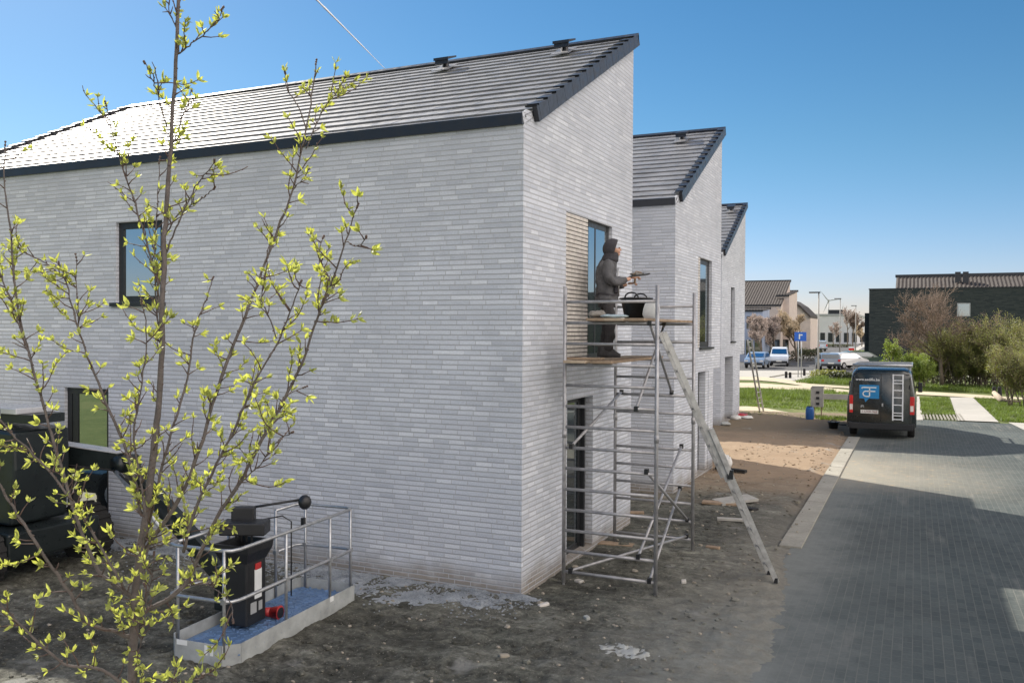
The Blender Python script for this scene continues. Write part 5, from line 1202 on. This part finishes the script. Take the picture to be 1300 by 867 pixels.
# ================================================================== FAR BUILDINGS
hs_n = 0
def far_house(pxl, pxr, pyr, Y, wallm, roofm, label, eave_h, ridge_h, dep=9., mono=True, wins=4, door=True):
    a = AY(pxl, pyr, Y); b_ = AY(pxr, pyr, Y); x0, x1 = a.x, b_.x
    h = thing('terraced_house', ((x0 + x1) / 2, Y, 0), label, 'house')
    ops = []
    for k in range(wins):
        c = x0 + (x1 - x0) * (k + .5) / wins
        ops += [(c - .35, c + .35, 3.6, 5.0, .1), (c - .4, c + .4, .8, 2.4, .1)]
    ops = [o for o in ops if o[3] < eave_h - .2]
    m = MB(); face_y(m, Y, x0, x1, -.1, eave_h, ops)
    m.quad((x1, Y, -.1), (x1, Y + dep, -.1), (x1, Y + dep, eave_h), (x1, Y, eave_h)).quad((x0, Y, -.1), (x0, Y, eave_h), (x0, Y + dep, eave_h), (x0, Y + dep, -.1)).quad((x0, Y + dep, -.1), (x0, Y + dep, eave_h), (x1, Y + dep, eave_h), (x1, Y + dep, -.1))
    yr = Y + dep if mono else Y + dep / 2
    for x in (x0, x1): m.quad((x, Y, eave_h), (x, Y + dep, eave_h), (x, yr, ridge_h))
    if mono: m.quad((x0, yr, eave_h), (x0, yr, ridge_h), (x1, yr, ridge_h), (x1, yr, eave_h))
    m.build('wall', wallm, h)
    rf = MB(); n = 22; kx = .3; nx = max(4, int((x1 - x0 + .2) / kx))
    for i in range(nx):
        xa = x0 - .1 + (x1 - x0 + .2) * i / nx; xb_ = x0 - .1 + (x1 - x0 + .2) * (i + 1) / nx; xm = (xa + xb_) / 2
        for (xx, xy, zo, zp) in ((xa, xm, .06, .13), (xm, xb_, .13, .06)):
            rf.quad((xx, Y - .1, eave_h + zo), (xy, Y - .1, eave_h + zp), (xy, yr + .1, ridge_h + zp), (xx, yr + .1, ridge_h + zo))
            if not mono: rf.quad((xx, yr + .1, ridge_h + zo), (xy, yr + .1, ridge_h + zp), (xy, Y + dep + .1, eave_h + zp), (xx, Y + dep + .1, eave_h + zo))
    rf.quad((x0 - .1, Y - .1, eave_h), (x0 - .1, yr + .1, ridge_h), (x1 + .1, yr + .1, ridge_h), (x1 + .1, Y - .1, eave_h)).build('roof', roofm, h)
    MB().boxp((x0 - .1, yr + .05, ridge_h - .05), (x1 + .12, yr + .25, ridge_h + .2)).build('ridge_capping', 'anthracite', h)
    MB().boxp((x0 - .05, Y - .15, eave_h - .1), (x1 + .05, Y - .02, eave_h + .05)).build('gutter', 'anthracite', h)
    for o in ops:
        f = MB().boxp((o[0], Y + .06, o[2]), (o[1], Y + .09, o[3])).build('window', 'frame', h); MB().boxp((o[0] + .06, Y + .05, o[2] + .06), (o[1] - .06, Y + .058, o[3] - .06)).build('pane', 'glassdark', f)
    return h
far_house(925, 968, 420, 98, 'plastered', 'browntile', 'blue grey rendered house behind the parked blue grey hatchback', 5.6, 5.9, 5, wins=4)
far_house(925, 991, 420, 106, 'palerender', 'browntile', 'house with big brown tiled roof rising behind the blue grey house', 6.4, 9.6, 8, wins=6)
far_house(985, 1001, 420, 108, 'palerender', 'browntile', 'narrow tall pale gable at the right end of the brown tiled roof', 7.6, 8.4, 8, wins=2)
# white gable with a dark sloping verge
def gable_house(pts, Y, dep, label):
    P_ = [AY(x, y, Y) for x, y in pts]; h = thing('gabled_house', (P_[0].x, Y, 0), label, 'house')
    poly = [(P_[0].x, Y, -.1)] + [(p.x, Y, p.z) for p in P_] + [(P_[-1].x, Y, -.1)]
    MB().prism(poly, (0, dep, 0)).build('wall', 'palerender', h)
    r = MB()
    for a, b_ in zip(P_[:-1], P_[1:]): r.prism([(a.x, Y - .3, a.z + .02), (b_.x, Y - .3, b_.z + .02), (b_.x, Y - .3, b_.z + .35), (a.x, Y - .3, a.z + .35)], (0, dep + .5, 0))
    r.build('roof', 'browntile', h)
    for x, z in ((P_[0].x + 1., 3.6), (P_[0].x + 1., .9)): 
        f = MB().boxp((x, Y - .04, z), (x + .9, Y - .005, z + 1.4)).build('window', 'frame', h); MB().boxp((x + .07, Y - .05, z + .07), (x + .83, Y - .042, z + 1.33)).build('pane', 'glassdark', f)
    return h
gable_house([(998, 385), (1005, 384), (1016, 391), (1029, 404)], 128, 10, 'pale house with dark sloping roof edge behind the golden tree')
# warehouse
a = AY(1022, 401, 250); b_ = AY(1088, 403, 250); wh = thing('warehouse', ((a.x + b_.x) / 2, 250, 0), 'long low pale warehouse at the end of the far street', 'warehouse')
MB().boxp((a.x, 250, -.1), (b_.x, 290, a.z)).build('wall', 'warehouse', wh); MB().boxp((a.x - .2, 249.8, a.z + .01), (b_.x + .2, 290.2, a.z + .5)).build('roof_edge', 'dull', wh)
MB().boxp((a.x + 6, 249.9, a.z + .51), (a.x + 10, 260, a.z + 1.6)).build('roof_plant', 'anthracite', wh)
for k in range(7): MB().boxp((a.x + 2 + k * 2, 249.93, .5), (a.x + 3.2 + k * 2, 249.99, 3)).build('window', 'darkwin', wh)
# dark brick building on the right
Y = 95.0; x0 = AY(1103, 420, Y).x; zt = AY(1150, 367, Y).z; zr = AY(1200, 351.5, Y + 5).z; xr0 = AY(1138, 351, Y + 5).x
db = thing('dark_brick_building', (x0 + 12, Y, 0), 'dark brick building with flat parapet and ribbed roof behind the bare trees', 'building')
MB().boxp((x0, Y, -.1), (x0 + 30, Y + 12, zt)).build('wall', 'darkbrick', db)
MB().boxp((x0 - .06, Y - .06, zt + .004), (x0 + 30.06, Y + 12.06, zt + .09)).build('coping', 'anthracite', db)
rf = MB(); nx = 75
for i in range(nx):
    xa = xr0 + (x0 + 29 - xr0) * i / nx; xb_ = xr0 + (x0 + 29 - xr0) * (i + 1) / nx; xm = (xa + xb_) / 2
    rf.quad((xa, Y + 1.5, zt + .1), (xm, Y + 1.5, zt + .22), (xm, Y + 5, zr + .1), (xa, Y + 5, zr)).quad((xm, Y + 1.5, zt + .22), (xb_, Y + 1.5, zt + .1), (xb_, Y + 5, zr), (xm, Y + 5, zr + .1))
rf.prism([(xr0, Y + 1.6, zt + .08), (xr0, Y + 5, zr - .05), (xr0, Y + 9, zt + .08)], (x0 + 28.9 - xr0, 0, 0)); rfo = rf.build('roof', 'browntile', db)
MB().boxp((xr0 - .1, Y + 4.9, zr + .02), (x0 + 29.1, Y + 5.15, zr + .3)).build('ridge_capping', 'anthracite', rfo)
for px in (1216, 1226): 
    c = AY(px, 352, Y + 3); MB().boxp((c.x - .25, c.y - .2, zt + .6), (c.x + .25, c.y + .3, zr + .35)).build('chimney', 'anthracite', rfo)
c0, c1 = AY(1103, 400, Y - .5), AY(1100, 400, Y)
MB().boxp((x0 - .5, Y + 2, -.1), (x0 - .004, Y + 9, AY(1100, 397, Y).z)).build('annexe', 'darkbrick', db)
c = AY(1223, 394, Y); f = MB().boxp((c.x - .55, Y - .05, c.z - .6), (c.x + .6, Y - .004, c.z + .7)).build('window', 'dull', db); MB().boxp((c.x - .45, Y - .06, c.z - .5), (c.x + .5, Y - .052, c.z + .6)).build('pane', 'glass', f)
MB().boxp((x0 + 2.5, Y - .06, 0), (x0 + 3.6, Y - .004, 2.2)).build('door', 'anthracite', db)
# wind turbines
def turbine(px, py0, pyt, Y, ang, label):
    a = AY(px, py0, Y); b_ = AY(px, pyt, Y); h = b_.z; t = thing('wind_turbine', (a.x, Y, 0), label, 'wind turbine', 'wind turbines on the horizon')
    MB().tube([(a.x, Y, 0), (a.x, Y, h)], [h * .03, h * .018], 10).build('tower', 'dull', t, True); MB().box((a.x, Y - 1, h + .5), (h * .05, h * .09, h * .045)).build('nacelle', 'dull', t)
    for k in range(3):
        q = ang + k * 2 * math.pi / 3; L = h * .42; d = Vector((math.cos(q), 0, math.sin(q))); o = Vector((a.x, Y - h * .05, h))
        s_ = Vector((-d.z, 0, d.x)); MB().prism([o + s_ * h * .01, o + d * L * .25 + s_ * h * .022, o + d * L, o - s_ * h * .01], (0, h * .006, 0)).build('blade', 'dull', t)
turbine(1051.5, 425, 382, 1500, R(127), 'larger dark wind turbine above the warehouse roof'); turbine(1068.5, 425, 396, 2400, R(80), 'smaller fainter wind turbine beside the second street lamp')
# far tree lines and hills on the horizon
hl_ = MB()
for k in range(26):
    x = -700 + k * 70; hl_.blob((x, 2300 + rnd.uniform(-80, 80), -6), (rnd.uniform(60, 120), 40, rnd.uniform(14, 34)), 12, 8, .1)
struct(hl_.build('hills', simple('distant_hill', (.17, .21, .20), .95, var=.1, scale=.01), smooth=True))

# ================================================================== TREES AND SHRUBS
def bare_tree(name, base, h, spread, seed, label, bark, twig, cat='tree', group=None, trunk_r=.12, fork=.35, leaf=None, leafn=0, lsize=.05, levels=4, lean=0., nb=(3, 5), up=.35, stems=1, twr=.012):
    t = thing(name, base, label, cat, group); rr = random.Random(seed); wood = MB(); tw = MB(); lf = MB(); bx, by, bz = base
    def grow(p, d, L, r, lvl):
        n = 4; pts = [p]; q = p.copy(); dd = d.copy()
        for i in range(n):
            dd = (dd + Vector((rr.uniform(-.16, .16), rr.uniform(-.16, .16), rr.uniform(-.04, .12)))).normalized(); q = q + dd * L / n; pts.append(q)
        rad = [max(twr * .6, r * (1 - .45 * i / n)) for i in range(n + 1)]
        (wood if lvl < 2 else tw).tube(pts, rad, 8 if lvl == 0 else (5 if lvl < 2 else 3), cap=lvl < 2)
        if lvl >= levels - 1 and leafn:
            for _ in range(leafn):
                c = pts[rr.randrange(1, n + 1)] + Vector((rr.gauss(0, .07), rr.gauss(0, .07), rr.gauss(0, .07))); a = Vector((rr.uniform(-1, 1), rr.uniform(-1, 1), rr.uniform(-1, 1))).normalized(); b_ = a.orthogonal().normalized(); s_ = lsize * rr.uniform(.6, 1.4)
                lf.quad(c - a * s_, c + b_ * s_ * .5, c + a * s_, c - b_ * s_ * .5)
        if lvl >= levels: return
        for k in range(rr.randint(*nb)):
            f = rr.uniform(.3, 1.) if lvl else rr.uniform(fork, 1.); i = min(n - 1, int(f * n)); s0 = pts[i].lerp(pts[i + 1], f * n - i)
            o = Matrix.Rotation(rr.uniform(0, 6.28), 3, dd) @ dd.orthogonal().normalized()
            nd = (dd * rr.uniform(.5, 1.) + o * spread * rr.uniform(.6, 1.1) + Vector((0, 0, up))).normalized()
            grow(s0, nd, L * rr.uniform(.48, .72), rad[i] * .55, lvl + 1)
    for s_ in range(stems):
        o = Vector((rr.gauss(0, .5), rr.gauss(0, .35), 0)) if stems > 1 else Vector((0, 0, 0)); 
        sd = Vector((rr.uniform(-.35, .35), rr.uniform(-.3, .3), 1)).normalized() if stems > 1 else Vector((lean, 0, 1)).normalized()
        grow(Vector((bx, by, bz)) + o, sd, h * (.5 if stems == 1 else rr.uniform(.35, .6)), trunk_r, 0)
    wo = wood.build('trunk', bark, t, True)
    if tw.v: tw.build('crown', twig, t)
    if lf.v: lf.build('leaves' if leaf else 'buds', leaf or twig, t)
    return t
def gp_(px, py, z=0): p = G(px, py); return (p.x, p.y, z)
def at_h(px, py, ptop): p = G(px, py); return (py - ptop) / F_ * (p - CAM).dot(CF)
# row in front of the dark building
bare_tree('bare_tree', gp_(1196, 491), at_h(1196, 491, 322) * .82, 1.0, 3, 'tall bare tree with brown twigs before the dark brick building', 'greybark', 'browntwig', trunk_r=.14, leafn=3, lsize=.035, fork=.35, nb=(5, 7), levels=4, up=.3)
bare_tree('bare_tree', gp_(1280, 487), at_h(1280, 487, 385) * .95, .7, 8, 'bare pale branched tree near the right end of the dark building', 'greybark', 'browntwig', trunk_r=.10, leafn=2, lsize=.04, fork=.4, nb=(3, 5))
bare_tree('bare_tree', gp_(1245, 488), at_h(1245, 488, 400) * .8, .6, 18, 'low bare tree between the tall bare tree and the right end', 'greybark', 'browntwig', trunk_r=.07, leafn=3, lsize=.04, fork=.3, nb=(3, 5))
sh = [(1161, 493, 440, 'bushleaf', 'bright fresh green bush directly right of the black van', 9, .065), (1185, 490, 428, 'oliveleaf', 'olive shrub between the bright green bush and the tall bare tree', 5, .05),
      (1207, 489, 432, 'oliveleaf', 'olive shrub just right of the tall bare trunk', 4, .045), (1225, 491, 424, 'oliveleaf', 'dense olive shrub below the pale window of the dark building', 6, .05),
      (1246, 492, 418, 'oliveleaf', 'tall olive shrub in the middle of the hedge row', 6, .05), (1268, 492, 414, 'oliveleaf', 'tall olive shrub left of the rightmost shrubs', 6, .05),
      (1290, 490, 420, 'oliveleaf', 'olive shrub at the right end of the hedge row, behind', 6, .05), (1296, 517, 440, 'oliveleaf', 'nearest yellowish shrub by the right end, in front of the others', 5, .035), (1312, 500, 430, 'oliveleaf', 'olive shrub beyond the right edge of the row', 5, .05)]
for i, (px, py, pt, lm, lb, ln, ls) in enumerate(sh):
    bare_tree('shrub', gp_(px, py), at_h(px, py, pt) * (1.0 if i == 0 else 1.08), .62, 40 + i, lb, 'greybark', 'browntwig', 'shrub', 'shrubs before the dark building', trunk_r=.03, leaf=lm, leafn=ln + 5, lsize=ls * .8, levels=3, stems=(12 if i else 8), nb=(5, 7), up=.3, fork=.15, twr=.009)
# pink and golden trees by the parked cars, trees up the street
bare_tree('ornamental_tree', gp_(967, 461), at_h(967, 461, 395) * .95, .75, 61, 'round pale pink brown tree in front of the brown tiled house', 'greybark', 'pinktwig', group='trees by the parked cars', trunk_r=.14, leafn=26, lsize=.06, fork=.45, nb=(4, 6), levels=4)
bare_tree('ornamental_tree', gp_(984, 459), at_h(984, 459, 400) * .9, .75, 65, 'smaller pink brown tree right of the round pale one', 'greybark', 'pinktwig', group='trees by the parked cars', trunk_r=.12, leafn=26, lsize=.06, fork=.45, nb=(4, 6), levels=4)
bare_tree('ornamental_tree', gp_(1012, 459), at_h(1012, 459, 388) * .95, .8, 66, 'golden tree with catkins behind the blue sign', 'greybark', 'goldtwig', group='trees by the parked cars', trunk_r=.15, leafn=28, lsize=.06, fork=.45, nb=(4, 6), levels=4)
for i, (px, py, pt, mt, lb) in enumerate(((1058, 440, 404, 'pinktwig', 'pinkish bare tree in front of the warehouse, left of the second lamp'), (1076, 440, 392, 'pinktwig', 'pinkish bare tree between the second and third lamps'), (1083, 442, 396, 'browntwig', 'dark slim tree by the third street lamp'), (1030, 440, 408, 'browntwig', 'small brown tree at the left end of the warehouse'), (1094, 440, 410, 'goldtwig', 'yellowish tree beside the edge of the dark building'))):
    bare_tree('street_tree', gp_(px, py), at_h(px, py, pt), .6, 80 + i, lb, 'greybark', mt, group='trees along the far street', trunk_r=.12, leafn=30, lsize=.10, levels=3, nb=(4, 6), twr=.03)
# clipped hedge and dark shrubs behind the cars
def hedge(px0, px1, py, top, mat, label, seed):
    rr = random.Random(seed); a, b_ = G(px0, py), G(px1, py); h = at_h(px0, py, top); m = MB(); t = thing('hedge', (a.x, a.y, 0), label, 'hedge')
    for _ in range(int(1500 * max(1, (b_ - a).length / 8))):
        f = rr.random(); c = a.lerp(b_, f) + Vector((rr.gauss(0, .3), rr.gauss(0, .4), 0)); c.z = h * (rr.random() ** .7) * (.75 + .3 * noise.noise((f * 9, seed, 0)))
        v = Vector((rr.uniform(-1, 1), rr.uniform(-1, 1), rr.uniform(-1, 1))).normalized(); u = v.orthogonal().normalized(); s_ = rr.uniform(.05, .13)
        m.quad(c - v * s_, c + u * s_ * .6, c + v * s_, c - u * s_ * .6)
    m.build('foliage', mat, t)
    s2 = MB()
    for k in range(14): p = a.lerp(b_, (k + .5) / 14); s2.tube([(p.x, p.y, 0), (p.x + rr.uniform(-.2, .2), p.y, h * .7)], .03, 5)
    s2.build('stems', 'greybark', t)
M['darkleaf'] = leaf_mat('dark_hedge_leaf', (.05, .06, .025), .2, 2)
hedge(950, 1032, 458, 441, 'darkleaf', 'dark hedge behind the parked cars at the far road', 3); hedge(1000, 1040, 452, 440, 'goldleaf' if 'goldleaf' in M else 'darkleaf', 'low dark hedge under the golden tree', 5)
hedge(1038, 1062, 479, 468, 'oliveleaf', 'low scrubby plants at the foot of the first street lamp', 9); hedge(1060, 1082, 483, 470, 'darkleaf', 'dark scrub on the verge left of the black van roof', 12)
hedge(1030, 1080, 441, 436, 'darkleaf', 'low hedge at the foot of the warehouse', 14); hedge(1084, 1104, 452, 443, 'bushleaf', 'green hedge by the corner of the dark building', 15)
hedge(1112, 1160, 478, 462, 'darkleaf', 'dark undergrowth between the black van and the dark building', 17); hedge(1165, 1330, 488, 470, 'darkleaf', 'dark undergrowth beneath the row of shrubs', 19)
# log by the path, blue bin at the edge of the frame, small posts
p = G(1272, 512); q = G(1262, 506)
lgx = thing('fallen_log', (p.x, p.y, 0), 'pale fallen log on the grass right of the grey path', 'log')
MB().tube([(p.x, p.y, .12), ((p.x + q.x) / 2, (p.y + q.y) / 2, .2), (q.x, q.y, .3)], [.13, .14, .11], 10).build('trunk', 'woodpale', lgx, True); MB().tube([(p.x, p.y, .12), (p.x + .8, p.y + .1, .10)], [.08, .05], 8).build('branch', 'greybark', lgx, True)
for i, (px, py) in enumerate(((1262, 503), (1269, 503))):
    p = G(px, py); t = thing('stump', (p.x, p.y, 0), ('dark wooden post left of the pair behind the fallen log', 'dark wooden post right of the pair behind the fallen log')[i], 'post', 'posts behind the fallen log')
    MB().tube([(p.x, p.y, 0), (p.x, p.y, .48)], [.12, .10], 10).build('post', 'rubber', t); MB().tube([(p.x, p.y, .48), (p.x, p.y, .52)], [.1, .07], 10).build('cap', 'rubber', t)
p = AD(1299, 463, 52); t = thing('blue_sign', (p.x, p.y, 0), 'small blue sign among the shrubs at the right edge', 'sign'); MB().boxp((p.x - .25, p.y, p.z - .2), (p.x + .3, p.y + .03, p.z + .22)).build('sign_plate', 'signblue', t); MB().tube([(p.x, p.y + .06, 0), (p.x, p.y + .06, p.z + .2)], .03, 8).build('post', 'galv', t)
# vapour trail, high in the sky
a, b_ = AD(396, -6, 9000), AD(489, 88, 9400); ct = MB(); n = 24; rr = random.Random(2)
ct.tube([a.lerp(b_, k / n) for k in range(n + 1)], [11 * (1 - .75 * k / n) * rr.uniform(.8, 1.2) for k in range(n + 1)], 8)
struct(ct.build('vapour_trail', simple('vapour', (.85, .87, .9), 1., var=.03, scale=.01), smooth=True))
